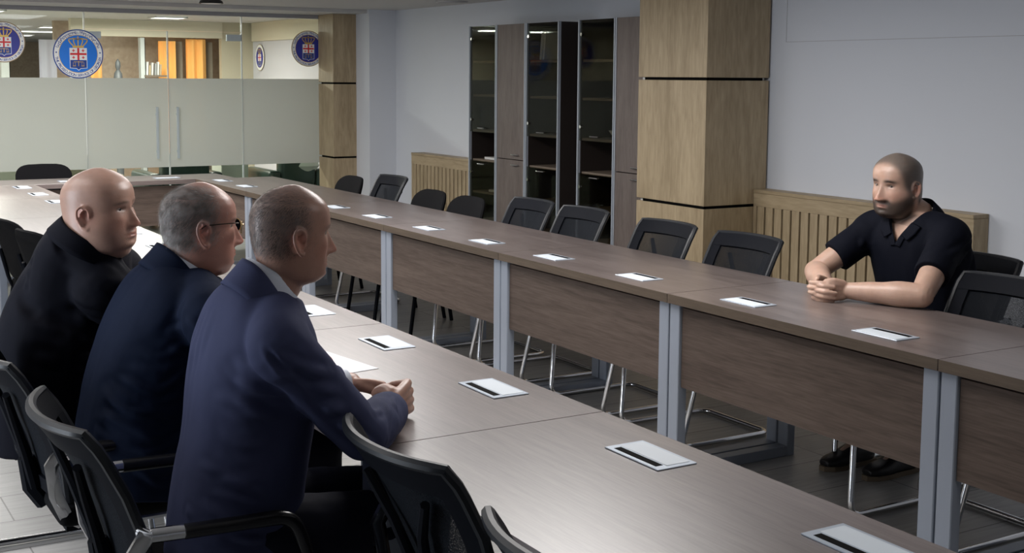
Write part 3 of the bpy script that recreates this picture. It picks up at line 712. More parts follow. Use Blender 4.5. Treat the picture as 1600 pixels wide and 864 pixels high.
spots = [
 (-2.275,.180,0,'mesh chair with chrome arms under the man in the blue suit'),
 (-2.3,0.9,0,'mesh chair with chrome arms under the man in the navy suit'),
 (-2.3,1.62,-0.03,'mesh chair with chrome arms under the man in black'),
 (-1.745,-0.388,0.02,'empty mesh chair in the foreground pushed under the left row, seen from behind'),
 (-1.78,-1.06,0.02,'empty mesh chair at the bottom edge, only the corner of its back showing'),
 (0.92,0.875,math.pi,'mesh chair behind the man in the navy polo'),
 (0.5,0.372,math.pi,"empty mesh chair at the right frame edge beside the polo man's elbow"),
 (0.5,1.82,math.pi,'empty mesh chair just left of the clasped hands, in front of the radiator cover'),
 (0.5,2.43,math.pi,'empty mesh chair in front of the near oak column'),
 (0.5,3.18,math.pi,'empty mesh chair in front of the glass cabinet right of the dark gap'),
 (0.5,3.73,math.pi,'empty mesh chair in front of the glass cabinet left of the dark gap'),
 (0.52,5.7,math.pi,'empty mesh chair with a see-through back beside the far column')]
for i,(x,y,a,lb) in enumerate(spots): place(mc,i>0,x,y,a,lb,G1)
fc = fabric_chair()
G2 = 'black fabric chairs'
spots2 = [(.53,4.50,math.pi,'black fabric chair in front of the farthest glass cabinet'),
 (.53,5.03,math.pi,'black fabric chair in front of the far radiator cover'),
 (.53,6.38,math.pi,'black fabric chair in front of the far oak column'),
 (-1.03,8.42,-math.pi/2,'black fabric chair behind the far cross table'),
 (-1.72,4.62,.15,'black fabric chair at the left frame edge, farther of the two beside the left row'),
 (-1.70,4.02,.2,'black fabric chair partly hidden by the shoulder of the man in black')]
for i,(x,y,a,lb) in enumerate(spots2): place(fc,i>0,x,y,a,lb,G2)

# ------------------------------------------------------------------ people
def interp(z, tab, col):
    zs = [t[0] for t in tab]; vs = [t[col] for t in tab]
    return float(np.interp(z, zs, vs))
HEAD = [ # z, front, back, half width
 (-.135,.030,.030,.030),(-.126,.062,.046,.044),(-.116,.076,.056,.052),(-.105,.083,.066,.0565),(-.090,.085,.076,.061),(-.072,.085,.084,.0645),(-.050,.085,.092,.068),
 (-.025,.084,.099,.0705),(.0,.083,.103,.073),(.020,.086,.105,.0755),(.040,.088,.1045,.077),(.060,.084,.099,.0755),(.078,.074,.088,.069),(.094,.057,.070,.0565),(.106,.038,.050,.041),(.114,.021,.031,.025),(.1185,.006,.012,.009)]
NOSE = [(-.054,0),(-.050,.006),(-.046,.017),(-.041,.0245),(-.035,.0265),(-.025,.0225),(-.012,.0155),(.004,.0085),(.016,.0030),(.028,.001),(.036,0)]
def fz(z): return z+np.interp(z,[-.10,-.055],[.002,.008])
def smoothtab(tab, cols):
    z = np.array([t[0] for t in tab]); zz = np.linspace(z[0], z[-1], 110); out = [zz]
    for c in cols:
        v = np.interp(zz, z, [t[c] for t in tab]); k = np.array([1,2,3,2,1])/9.
        vp = np.pad(v,2,mode='edge'); v2 = np.convolve(vp,k,'valid'); v2[:2]=v[:2]; v2[-2:]=v[-2:]; out.append(v2)
    return out
def head_shape(q):
    """verts of the head skull in head space: x lateral, y to the face, z up"""
    zz, F, B, Wd = smoothtab(HEAD,(1,2,3)); n = 120; V = []; Fc = []
    jaw = q.get('jaw',1.0); nose = q.get('nose',1.0); nw = q.get('nose_w',1.0); chub = q.get('chub',0)
    bumps = [(.028,.030,.018,.008,.0040),(.031,.010,.014,.0095,-.0085),(.031,.0185,.013,.0036,.0042),(.031,.0030,.012,.0032,.0030),
             (.046,-.020,.018,.014,.0035),(.028,-.047,.0055,.014,-.0018),(.0135,-.041,.0058,.0062,.0085*nw),(.0065,-.0490,.0038,.0024,-.006)]
    mids = [(0,-.0640,.021,.0045,.0058*q.get('lips',1)),(0,-.0765,.019,.0052,.0068*q.get('lips',1)),(0,-.0697,.024,.0016,-.0040),(0,-.088,.017,.006,-.0030),(0,-.104,.017,.010,.0050*q.get('chin',1)),(0,.060,.03,.02,.001)]
    for z,f,b,w in zip(zz,F,B,Wd):
        w *= 1+(jaw-1)*min(1,max(0,(-z-.01)/.06))
        if chub and z < .02: k_ = min(1,(.02-z)/.08); k_ = k_*k_*(3-2*k_); w += chub*.9*k_; f += chub*.15*k_
        for k in range(n):
            a = 2*math.pi*k/n; s, c = math.sin(a), math.cos(a); e = 2/2.25
            x = w*math.copysign(abs(s)**e, s); y = (f if c > 0 else b)*math.copysign(abs(c)**e, c) - .004
            if c > 0:
                z_ = z; z = float(fz(z)); t = min(1,c*1.6); d = 0
                for cx,cz,sx,sz,am in bumps: d += am*math.exp(-((abs(x)-cx)/sx)**2-((z-cz)/sz)**2)
                for cx,cz,sx,sz,am in mids: d += am*math.exp(-(x/sx)**2-((z-cz)/sz)**2)
                sw = np.interp(z,[-.05,-.036,-.01,.02],[.0125*nw,.0110*nw,.0085,.0065])
                d += nose*np.interp(z,[q_[0] for q_ in NOSE],[q_[1] for q_ in NOSE])*math.exp(-(abs(x)/sw)**2.4)
                y += d*t; z = z_
            V.append((x,y,z))
    m = len(zz)
    for i in range(m-1):
        for k in range(n): Fc.append((i*n+k, i*n+(k+1)%n, (i+1)*n+(k+1)%n, (i+1)*n+k))
    Fc.append(tuple(range(n))[::-1]); Fc.append(tuple((m-1)*n+k for k in range(n)))
    return np.array(V), Fc
class Shells:
    def __init__(s): s.V = []; s.F = []
    def add(s, V, F):
        o = len(s.V); s.V.extend([tuple(map(float,v)) for v in V]); s.F.extend([tuple(i+o for i in f) for f in F])
    def ell(s, c, r, M=None, n=20, m=12):
        V=[];F=[]; M = M or Matrix.Identity(3)
        for i in range(m+1):
            ph = math.pi*i/m
            for k in range(n):
                a = 2*math.pi*k/n; p = M @ Vector((r[0]*math.sin(ph)*math.cos(a), r[1]*math.sin(ph)*math.sin(a), r[2]*math.cos(ph)))
                V.append(Vector(c)+p)
        for i in range(m):
            for k in range(n): F.append((i*n+k,(i+1)*n+k,(i+1)*n+(k+1)%n,i*n+(k+1)%n))
        s.add(V,F)
    def tube(s, pts, rad, n=16, flat=None, flatdir=None, caps=True, sub=5):
        """smooth tapered limb through pts with rounded ends; flat squeezes along flatdir"""
        P = [Vector(p) for p in pts]; N = len(P); R = list(rad)
        cr = []; rr = []
        for i in range(N-1):
            p0,p1,p2,p3 = P[max(i-1,0)],P[i],P[i+1],P[min(i+2,N-1)]
            for k in range(sub):
                t = k/sub; cr.append(.5*((2*p1)+(p2-p0)*t+(2*p0-5*p1+4*p2-p3)*t*t+(3*p1-p0-3*p2+p3)*t**3)); u = t*t*(3-2*t); rr.append(R[i]*(1-u)+R[i+1]*u)
        cr.append(P[-1]); rr.append(R[-1])
        if caps:
            d0 = (cr[0]-cr[1]).normalized(); d1 = (cr[-1]-cr[-2]).normalized(); r0, r1 = rr[0], rr[-1]
            pre = [(cr[0]+d0*r0*math.sin(a), r0*math.cos(a)) for a in (1.45,1.1,.7,.35)]; post_ = [(cr[-1]+d1*r1*math.sin(a), r1*math.cos(a)) for a in (.35,.7,1.1,1.45)]
            cr = [a for a,_ in pre]+cr+[a for a,_ in post_]; rr = [b for _,b in pre]+rr+[b for _,b in post_]
        V=[];F=[];prev=None
        for i,p in enumerate(cr):
            t = (cr[min(i+1,len(cr)-1)]-cr[max(i-1,0)]).normalized()
            if flatdir is not None: a = Vector(flatdir); a = (a-t*a.dot(t)).normalized()
            elif prev is None: a = t.cross(Vector((0,0,1)) if abs(t.z)<.9 else Vector((1,0,0))).normalized()
            else: a = (prev-t*prev.dot(t)).normalized()
            prev = a; b = t.cross(a); fl = flat or 1
            for k in range(n):
                th = 2*math.pi*k/n; V.append(p+a*rr[i]*fl*math.cos(th)+b*rr[i]*math.sin(th))
        m = len(cr)
        for i in range(m-1):
            for k in range(n): F.append((i*n+k,i*n+(k+1)%n,(i+1)*n+(k+1)%n,(i+1)*n+k))
        F.append(tuple(range(n))[::-1]); F.append(tuple((m-1)*n+k for k in range(n)))
        s.add(V,F)
    def loft(s, secs, lat, e=2.3, n=40, sub=4):
        """secs: (center, half width, half depth); lat = lateral direction"""
        C = np.array([[*c,w,d] for c,w,d in secs],float); N = len(C); out=[]
        for i in range(N-1):
            p0,p1,p2,p3 = C[max(i-1,0)],C[i],C[i+1],C[min(i+2,N-1)]
            for k in range(sub):
                t=k/sub; out.append(.5*((2*p1)+(p2-p0)*t+(2*p0-5*p1+4*p2-p3)*t*t+(3*p1-p0-3*p2+p3)*t**3))
        out.append(C[-1]); V=[];F=[]; lat = Vector(lat).normalized()
        for i,q in enumerate(out):
            c = Vector(q[:3]); t = (Vector(out[min(i+1,len(out)-1)][:3])-Vector(out[max(i-1,0)][:3])).normalized()
            l = (lat-t*lat.dot(t)).normalized(); f = t.cross(l)
            for k in range(n):
                a = 2*math.pi*k/n; ca,sa = math.cos(a),math.sin(a)
                V.append(c+l*q[3]*math.copysign(abs(ca)**(2/e),ca)+f*q[4]*math.copysign(abs(sa)**(2/e),sa))
        m=len(out)
        for i in range(m-1):
            for k in range(n): F.append((i*n+k,i*n+(k+1)%n,(i+1)*n+(k+1)%n,(i+1)*n+k))
        F.append(tuple(range(n))[::-1]); F.append(tuple((m-1)*n+k for k in range(n)))
        s.add(V,F)
    def fuse(s, name, origin, voxel, smooth=2, fac=.5):
        """one closed surface around all shells"""
        V = np.array(s.V)-np.array(origin); bm = bmesh.new(); vs = [bm.verts.new(v) for v in V]
        for f in s.F:
            try: bm.faces.new([vs[i] for i in f])
            except ValueError: pass
        bmesh.ops.recalc_face_normals(bm, faces=bm.faces)
        # each shell outward
        me = bpy.data.meshes.new(name); bm.to_mesh(me); bm.free()
        o = bpy.data.objects.new(name, me); COL.objects.link(o)
        r = o.modifiers.new('r','REMESH'); r.mode='VOXEL'; r.voxel_size = voxel; r.use_smooth_shade = True
        if smooth: sm = o.modifiers.new('s','SMOOTH'); sm.factor = fac; sm.iterations = smooth
        dg = bpy.context.evaluated_depsgraph_get(); m2 = bpy.data.meshes.new_from_object(o.evaluated_get(dg))
        o.modifiers.clear(); o.data = m2; m2.name = name; bpy.data.meshes.remove(me)
        m2.polygons.foreach_set('use_smooth',[True]*len(m2.polygons))
        o.location = origin
        return o
def coords(me):
    a = np.empty(len(me.vertices)*3); me.vertices.foreach_get('co',a); return a.reshape(-1,3)
def normals(me):
    a = np.empty(len(me.vertices)*3); me.vertices.foreach_get('normal',a); return a.reshape(-1,3)
def cr_poly(pts, k=8):
    P = np.array(pts,float); out=[]
    for i in range(len(P)-1):
        p0,p1,p2,p3 = P[max(i-1,0)],P[i],P[i+1],P[min(i+2,len(P)-1)]
        for j in range(k):
            t=j/k; out.append(.5*((2*p1)+(p2-p0)*t+(2*p0-5*p1+4*p2-p3)*t*t+(3*p1-p0-3*p2+p3)*t**3))
    out.append(P[-1]); return np.array(out)
def folds(o, lst, noise_amp=.003, nscale=(9,9,5), seed=0):
    """wrinkles in the cloth: ridges with a trough beside them along given lines, plus soft irregularity"""
    me = o.data; V = coords(me); N = normals(me); org = np.array(o.location); Wd = V+org; D = np.zeros(len(V))
    for pts,sg,h in lst:
        L = cr_poly(pts,8); L = L if len(L)<60 else L[::2]
        lo = L.min(0)-4*sg; hi = L.max(0)+4*sg; ix = np.where(((Wd>lo)&(Wd<hi)).all(1))[0]
        if not len(ix): continue
        A = L[:-1]; Bv = L[1:]-L[:-1]; l2 = (Bv**2).sum(1)+1e-12
        best = np.full(len(ix),9.); tt = np.zeros(len(ix))
        for j in range(len(A)):
            d = Wd[ix]-A[j]; t = np.clip((d@Bv[j])/l2[j],0,1); dd = np.linalg.norm(d-t[:,None]*Bv[j],axis=1); m = dd<best; best[m]=dd[m]; tt[m]=(j+t[m])/len(A)
        env = np.sin(np.pi*np.clip(tt,.04,.96))**.5
        D[ix] += h*env*(np.exp(-(best/sg)**2)-.55*np.exp(-((best-1.7*sg)/(.8*sg))**2))
    if noise_amp:
        nn = np.array([noise.fractal(Vector((p[0]*nscale[0]+seed,p[1]*nscale[1],p[2]*nscale[2])),1.0,2.0,3) for p in Wd]); D += noise_amp*nn
    V += N*D[:,None]; me.vertices.foreach_set('co',V.ravel()); me.update()
def hand(sh, wr, d, nb, s, k=1.0, curl=(1.2,1.4,.8), thumb=(.9,.5,-.55), fingers=(.044,.026,.020), joints=None):
    """wr wrist, d finger direction, nb back-of-hand normal, s thumb side; curl per joint in radians"""
    wr, d, nb, s = Vector(wr), Vector(d).normalized(), Vector(nb).normalized(), Vector(s).normalized()
    for i in range(4):
        off = (.029-.0193*i)*k
        base = wr+d*.012*k+s*off*.62; mcp = wr+d*(.088-(.004 if i in (0,2) else 0)-(.010 if i==3 else 0))*k+s*off
        sh.tube([base,(base+mcp)/2+nb*.002,mcp],[.0135*k,.0125*k,.0108*k],12,sub=4)
        ln = [(1.0,1.0,1.0),(1.10,1.1,1.05),(1.03,1.04,1.02),(.80,.78,.88)][i]; p = mcp; ang = 0; r = [.0096,.0088,.0080,.0070]; ch=[p]
        cu = curl if not isinstance(curl[0],(tuple,list)) else curl[i]
        for j in range(3):
            ang += cu[j]; v = d*math.cos(ang)-nb*math.sin(ang); p = p+v*fingers[j]*ln[j]*k; ch.append(p)
        sh.tube(ch,[a*k*(.92 if i==3 else 1) for a in r],12,sub=4)
    b = wr+d*.022*k+s*.022*k-nb*.006*k
    t1 = b+(d*thumb[0]+s*thumb[1]+nb*thumb[2]).normalized()*.042*k
    v2 = (d*thumb[0]+s*(thumb[1]-.35)+nb*(thumb[2]-.25)).normalized(); t2 = t1+v2*.032*k; t3 = t2+(v2-s*.35-nb*.1).normalized()*.025*k
    sh.tube([b,t1,t2,t3],[.016*k,.0125*k,.0105*k,.0088*k],12,sub=4)
    sh.ell(wr+d*.030*k,(.026*k,.026*k,.013*k),Matrix((s.cross(nb) if False else d, s, nb)).transposed())
def basis(yaw, pitch, roll):
    """columns: lateral(right of the person), forward, up"""
    f = Vector((math.cos(yaw)*math.cos(pitch), math.sin(yaw)*math.cos(pitch), -math.sin(pitch)))
    r = Vector((math.sin(yaw), -math.cos(yaw), 0)); u = r.cross(f)
    r2 = r*math.cos(roll)+u*math.sin(roll); u2 = r2.cross(f)
    return Matrix((r2,f,u2)).transposed()
def add_head(sh, q):
    M = basis(*q['rot']); c = Vector(q['head']); S = q['hs']
    V,F = head_shape(q); sh.add([c+M@Vector((v[0]*S[0],v[1]*S[1],v[2]*S[2])) for v in V],F)
    T = lambda x,y,z: c+M@Vector((x*S[0],y*S[1],z*S[2]))
    for sd in (-1,1):
        # ear: flat bowl with a raised rim and a lobe
        th = math.radians(24); er = q.get('ear',1)
        def E(u,v,w=0):          # u forward, v up, w outward in the plane of the ear
            x = .0705+w*math.cos(th)+(-u)*math.sin(th)*.55; y = -.006+u*math.cos(th)-.1*v; z = -.018+v
            return T(sd*x,y,z)
        R3 = Matrix.Rotation(-sd*th*.8,3,'Z')
        sh.ell(E(-.003,-.001,.0005),(.0040,.0150*er,.027*er),M@R3); sh.ell(E(.006,-.002,-.003),(.006,.008,.018),M@R3)
        rim = [(.012,.004),(.013,.018),(.007,.029),(-.004,.0325),(-.0145,.027),(-.019,.013),(-.0185,-.001),(-.013,-.015),(-.006,-.026),(.002,-.031),(.006,-.026)]
        sh.tube([E(u*er,v*er,.0125+.003*(u<-.01)) for u,v in rim],[.0042]*9+[.0058,.005],8,sub=3)
        sh.tube([E(u*er*.55-.001,v*er*.60+.001,.0105) for u,v in rim[3:9]],[.0030]*6,8,sub=3)
        sh.ell(E(.010,-.006,.008),(.003,.005,.007),M)
    return M, c, S
def local_head(Wd, M, c, S):
    L = (Wd-np.array(c))@np.array(M); return L/np.array(S)
def skin_tone(o, M, c, S, q):
    me = o.data; Wd = coords(me)+np.array(o.location); L = local_head(Wd,M,c,S); x,y,z0 = L.T; ax = np.abs(x); z = fz(z0)
    base = np.array(q['skin']); col = np.tile(base,(len(Wd),1))
    def g(cx,cy,cz,s): return np.exp(-((ax-cx)**2+(y-cy)**2+(z-cz)**2)/s**2)
    def blend(w,cc): nonlocal col; w = np.clip(w,0,1)[:,None]; col = col*(1-w)+np.array(cc)*w
    inh = np.exp(-np.clip(np.sqrt(x**2+y**2+z**2)-.14,0,1)/.02)
    red = base*np.array([1.12,.74,.70])
    blend(.55*g(.0,.105,-.037,.022)+.35*g(.045,.06,-.03,.03)+.7*g(.082,-.01,-.005,.028), red)
    blend(.45*g(0,0.07,-.12,.06)*0, red)
    lip = np.exp(-((z+.0702)/.0085)**2-(ax/.022)**4)*(y>.06); blend(.75*lip, base*np.array([.95,.55,.55]))
    blend(.9*np.exp(-((z+.0700)/.0015)**2-(ax/.023)**4)*(y>.06), base*.25)
    blend(.9*np.exp(-((z+.0495)/.003)**2-((ax-.0065)/.0035)**2)*(y>.07), base*.15)
    if q.get('beard'):
        b = 1/(1+np.exp((z+.052+.55*np.clip(ax-.03,0,1)*-1.0)/.004)); b *= (y>-.012-.0*z)*(z>-.150)
        side = 1/(1+np.exp(-(y+.004)/.004)); mo = np.exp(-(ax/.03)**4-((z+.052)/.010)**4)*(y>.06)
        cheek = 1/(1+np.exp((z+.050-.45*np.clip(.078-y,0,.08))/.006))
        bb = np.clip(cheek*side*(z>-.15)+mo,0,1)*inh*(1-.8*np.clip(lip*1.3,0,1))
        hole = np.exp(-((ax)/.015)**4-((z+.040)/.009)**4); bb *= (1-hole)
        blend(q['beard'][0]*bb, q['beard'][1])
    if q.get('stub'):
        w = hairmask(q['stub'][2],x,y,z0)*inh; blend(q['stub'][0]*w, q['stub'][1])
    br = np.exp(-((z-.0300+.22*np.clip(ax-.030,0,1)+.1*np.clip(.028-ax,0,1))/q.get('browh',.0046))**2)*np.exp(-((ax-.032)/.021)**4)*(y>.05); blend(q.get('brow',.7)*br, q['browcol'])
    blend(.9*np.exp(-((z-.0100)/.0048)**2-((ax-.031)/.0135)**4)*(y>.055), base*.13)
    blend(.35*np.exp(-((z-.008)/.012)**2-((ax-.030)/.017)**2)*(y>.05), base*.55)
    if q.get('tattoo'): blend(.85*np.exp(-((x+.066)/.03)**2-((y+.035)/.010)**2-((z+.055)/.016)**2)*(x<0),(.05,.065,.075))
    at = me.color_attributes.new('tone','FLOAT_COLOR','POINT'); c4 = np.ones((len(Wd),4)); c4[:,:3] = col; at.data.foreach_set('color',c4.ravel())
def sg(v,c,s): return 1/(1+np.exp(-(v-c)/s))
def hairmask(kind,x,y,z):
    ax = np.abs(x)
    if kind == 'buzz':     # full cap with hairline
        line = .058+.0*ax+.5*np.clip(-(y-.085),0,1)*-.0
        top = sg(z, .072-.55*np.clip(.075-y,0,.09)-.0*ax, .004)
        side = sg(-y,-.036-.3*np.clip(z,-.02,.08),.004)*sg(z,-.052+.30*np.clip(y+.05,0,.09),.006)
        front = sg(-y, -.050+.2*np.clip(.03-ax,0,.03), .006)*sg(z,.058,.005)
        ear = 1-np.exp(-((ax-.083)/.022)**2-((y+.01)/.017)**4-((z+.018)/.028)**4)
        return np.clip(np.maximum(side,front),0,1)*ear
    if kind == 'ring':     # bald front, hair at the back and sides
        side = sg(-y,-.020+.05*np.clip(z-.03,0,.1),.007)*sg(z,-.060+.45*np.clip(y+.045,0,.09),.006)
        bald = np.exp(-(((y-.02)/.070)**2+(x/.055)**2)**2)*sg(z,.065,.012)
        ear = 1-np.exp(-((ax-.083)/.022)**2-((y+.008)/.018)**4-((z+.018)/.030)**4)
        return side*(1-.93*bald)*ear
    if kind == 'thin':     # receding, thin on the crown
        side = sg(-y,-.014+.10*np.clip(z-.03,0,.1),.008)*sg(z,-.055+.45*np.clip(y+.045,0,.09),.006)
        crown = sg(z,.07,.014)*sg(y,-.055,.012)
        ear = 1-np.exp(-((ax-.083)/.022)**2-((y+.008)/.018)**4-((z+.018)/.030)**4)
        return side*(1-.65*crown)*ear
def hair_strands(person, M, c, S, q, name='hair'):
    kind, count, ln, wd, mname, lift = q['hair']; rng = random.Random(5)
    V,F = head_shape(q); Vn = V.copy(); L = V
    faces = [f for f in F if len(f)==4]; cen = np.array([L[list(f)].mean(0) for f in faces]); nor = np.array([np.cross(L[f[2]]-L[f[0]],L[f[3]]-L[f[1]]) for f in faces])
    ar = np.linalg.norm(nor,axis=1)+1e-12; nor = nor/ar[:,None]; sgn = np.sign((nor*cen).sum(1)); nor *= sgn[:,None]
    wgt = ar*hairmask(kind,cen[:,0],cen[:,1],cen[:,2]); wgt /= wgt.sum(); idx = np.random.RandomState(3).choice(len(faces),count,p=wgt)
    bm = bmesh.new(); org = Vector(person.location)
    for i in idx:
        f = faces[i]; a,b_,c_,d_ = [Vector(L[k]) for k in f]; u,v = rng.random(),rng.random(); p = (a*(1-u)+b_*u)*(1-v)+(d_*(1-u)+c_*u)*v; n = Vector(nor[i])
        down = Vector((0,-.55,-.85)) if p.z < .075 else Vector((0,-1,-.1)); down = (down-n*down.dot(n)); 
        if down.length < 1e-3: down = Vector((1,0,0))
        down.normalize(); jit = Vector((rng.gauss(0,.3),rng.gauss(0,.3),rng.gauss(0,.3)))
        dr = (n*lift+down*(1-lift)+jit*.6).normalized(); l = ln*rng.uniform(.6,1.2)
        p0 = p-n*.0008; p1 = p0+dr*l*.55+n*.0003; p2 = p1+(dr*.6+down*.5).normalized()*l*.5
        sd = dr.cross(n).normalized()*wd*.5
        T = lambda w_: c+M@Vector((w_.x*S[0],w_.y*S[1],w_.z*S[2]))-org
        vs = [bm.verts.new(T(w_)) for w_ in (p0-sd,p0+sd,p1+sd*.8,p1-sd*.8,p2)]
        bm.faces.new(vs[:4]); bm.faces.new((vs[3],vs[2],vs[4]))
    me = bpy.data.meshes.new(name); bm.to_mesh(me); bm.free(); me.materials.append(MATS[mname])
    o = bpy.data.objects.new(name,me); COL.objects.link(o); o.parent = person; return o
def eyes(person, M, c, S, q):
    org = Vector(person.location); HV = head_shape(q)[0]; near = np.argmin((HV[:,0]-.031)**2+(HV[:,2]-.002)**2+(HV[:,1]<0)); ey = float(HV[near,1])/1.0+.0030-.0118
    for sd in (-1,1):
        for nm,mt,r,dy,rr in (('eye','eye_white',.0118,0,None),):
            mb = MB(); bmesh.ops.create_uvsphere(mb.bm,u_segments=20,v_segments=12,radius=r*S[1])
            o = mb.build(nm,mt,person,True); o.location = c+M@Vector((sd*.031*S[0],ey*S[1],.0020*S[2]))-org
            g = MB(); bmesh.ops.create_uvsphere(g.bm,u_segments=16,v_segments=10,radius=.0078*S[1])
            gz = q.get('gaze',(0,0)); v = M@Vector((gz[0],1,gz[1])).normalized()*.0050*S[1]
            ir = g.build('iris','eye_iris',o,True); ir.location = v
def finish_child(o, parent, mname, name):
    o.data.materials.clear(); o.data.materials.append(MATS[mname]); o.name = name
    o.parent = parent; o.location = (0,0,0); return o
def band(parent, c, axis, lat, secs, a0, a1, thick, m, name, n=56):
    """collar: a band round axis from angle a0 to a1 (0 = lateral, 90 = front); secs: (height, half width, half depth, front drop)"""
    axis = Vector(axis).normalized(); lat = Vector(lat); lat = (lat-axis*lat.dot(axis)).normalized(); fr = axis.cross(lat); org = Vector(parent.location)
    mb = MB()
    def fn(u,v):
        a = a0+(a1-a0)*u; k = v*(len(secs)-1); i = min(int(k),len(secs)-2); t = k-i
        h,w_,d_,dr = [secs[i][j]*(1-t)+secs[i+1][j]*t for j in range(4)]
        fwd = (1+math.sin(a))/2; p = Vector(c)-org+lat*w_*math.cos(a)+fr*d_*math.sin(a)+axis*(h-dr*fwd**1.3)
        return p, (lat*math.cos(a)*d_+fr*math.sin(a)*w_)
    mb.sheet(fn,n,6,thick); return mb.build(name,m,parent,'all')
def shoe(parent, pos, yaw, name='shoe'):
    org = Vector(parent.location); M = Matrix.Rotation(yaw,3,'Z'); sh = Shells(); P = Vector(pos)
    sh.loft([(P+M@Vector((-.07,0,.055)),.028,.030),(P+M@Vector((-.05,0,.05)),.038,.045),(P+M@Vector((.03,0,.052)),.044,.045),(P+M@Vector((.10,0,.040)),.050,.030),(P+M@Vector((.16,0,.034)),.044,.024),(P+M@Vector((.195,0,.030)),.026,.016)], M@Vector((0,1,0)))
    o = sh.fuse(name,tuple(org),.006,2); finish_child(o,parent,'shoe',name)
    mb = MB(); pts = [( -.085,-.028),(-.05,-.037),(.03,-.040),(.11,-.048),(.17,-.040),(.205,-.015),(.205,.015),(.17,.040),(.11,.048),(.03,.040),(-.05,.037),(-.085,.028)]
    mb.poly([P-org+M@Vector((a,b,.001)) for a,b in pts],(0,0,.020)); mb.build('sole','shoe_sole',o)

def person(q):
    """one seated figure: continuous body, clothes and hair as its children"""
    yaw = q['yaw']; fwd = Vector((math.cos(yaw),math.sin(yaw),0)); rt = Vector((math.sin(yaw),-math.cos(yaw),0))
    H = Vector(q['spine'][0][0]); org = (H.x,H.y,0); body = Shells(); M,c,S = add_head(body,q)
    nb_ = Vector(q['neck']); nr = q.get('neck_r',.058)
    T = lambda x,y,z: c+M@Vector((x*S[0],y*S[1],z*S[2]))
    body.tube([T(0,-.030,-.035),T(0,-.020,-.085),(T(0,-.022,-.12)+nb_)/2,nb_,nb_-Vector((0,0,.05))-fwd*.01],[nr*.98,nr*.98,nr,nr*1.02,nr*1.0],24,flat=.93,flatdir=rt)
    for p,r in q.get('extra',[]): body.ell(T(*p),r,M)
    sk = [(a,w-.022,d-.022) for a,w,d in q['spine']]; body.loft(sk,rt)
    arms = q['arms']
    for i,(shd,el,wr) in enumerate(arms):
        shd,el,wr = map(Vector,(shd,el,wr)); k = q.get('limb',1)
        body.tube([shd,shd*.5+el*.5,el],[.050*k,.045*k,.038*k],28)
        bare = q.get('short')
        body.tube([el,el*.72+wr*.28,el*.4+wr*.6,wr],[.040*k,.044*k,.036*k,.028*k],28)
    q['hands'](body)
    legs = [((h_[0],h_[1],.578),(k_[0],k_[1],.552),a_) for h_,k_,a_ in q['legs']]
    for hip,kn,an in legs:
        body.tube([hip,Vector(hip)*.5+Vector(kn)*.5,kn],[.070,.062,.050],14); body.tube([kn,Vector(kn)*.6+Vector(an)*.4,an],[.048,.048,.033],14)
        body.tube([an,Vector(an)+fwd*.08-Vector((0,0,.035))],[.032,.026],10)
    o = body.fuse('person',org,q.get('vox',.0036),q.get('sm',2),.45); o.data.materials.clear(); o.data.materials.append(MATS['skin'])
    skin_tone(o,M,c,S,q); setp(o,q['label'],'person')
    eyes(o,M,c,S,q)
    if q.get('hair'): hair_strands(o,M,c,S,q)
    # upper garment
    g = Shells(); g.loft(q['spine'],rt,e=2.5)
    for i,(shd,el,wr) in enumerate(arms):
        shd,el,wr = map(Vector,(shd,el,wr)); a = q['sleeve']; sd = (shd-Vector(q['neck'])); 
        top = Vector(q['neck'])*.45+shd*.55+Vector((0,0,.004))
        g.tube([Vector(q['neck'])-Vector((0,0,.05))-fwd*.01,top-Vector((0,0,.012)),shd,shd*.9+el*.1],[q.get('nk',.055),a[0]*.86,a[0],a[0]*.98],18)
        if a[2] is not None:
            g.tube([shd,shd*.5+el*.5,el],[a[0],a[1],a[1]*.93],18)
            we = wr*.86+el*.14
            g.tube([el,el*.7+wr*.3,el*.35+wr*.65,we],[a[1]*.95,a[1]*.98,a[2]*1.12,a[2]],18,caps=False)
        else:
            e2 = shd+(el-shd)*q.get('sl_len',.72); g.tube([shd,shd*.5+e2*.5,e2],[a[0],a[1],a[1]*.99],20,caps=False)
    for p,r in q.get('gextra',[]): g.ell(p,r)
    go = g.fuse('garment',org,.0065,q.get('gsm',9),.5); folds(go,q.get('folds',[]),q.get('namp',.003),seed=q.get('seed',0))
    from mathutils.bvhtree import BVHTree
    gb = bmesh.new(); gb.from_mesh(go.data); bmesh.ops.translate(gb,vec=Vector(org),verts=gb.verts); q['bvh'] = BVHTree.FromBMesh(gb); gb.free()
    if q.get('cut'):
        bm = bmesh.new(); bm.from_mesh(go.data); ov = Vector(org)
        bmesh.ops.delete(bm, geom=[v for v in bm.verts if q['cut'](v.co+ov)], context='VERTS'); 
        for _ in range(14):
            new = {}
            for v in bm.verts:
                nb2 = [e.other_vert(v) for e in v.link_edges if e.is_boundary]
                if len(nb2) == 2: new[v] = v.co*.4+(nb2[0].co+nb2[1].co)*.3
            for v,cc in new.items(): v.co = cc
        bm.to_mesh(go.data); bm.free()
        sd_ = go.modifiers.new('thickness','SOLIDIFY'); sd_.thickness = .003; sd_.offset = -1
    finish_child(go,o,q['gmat'],q['gname'])
    # trousers
    t = Shells(); s0 = q['spine'][0]; hz = Vector(s0[0]); t.loft([(hz+Vector((0,0,.002)),s0[1]*.90,s0[2]*.92),(hz+Vector((0,0,.04)),s0[1]*.93,s0[2]*.93),(hz+Vector((0,0,.08)),s0[1]*.88,s0[2]*.88)],rt)
    for hip,kn,an in legs:
        hip,kn,an = map(Vector,(hip,kn,an)); t.tube([hip,hip*.5+kn*.5,kn],[.090,.082,.068],16); t.tube([kn,kn*.6+an*.4,an],[.066,.062,.052],16,caps=False)
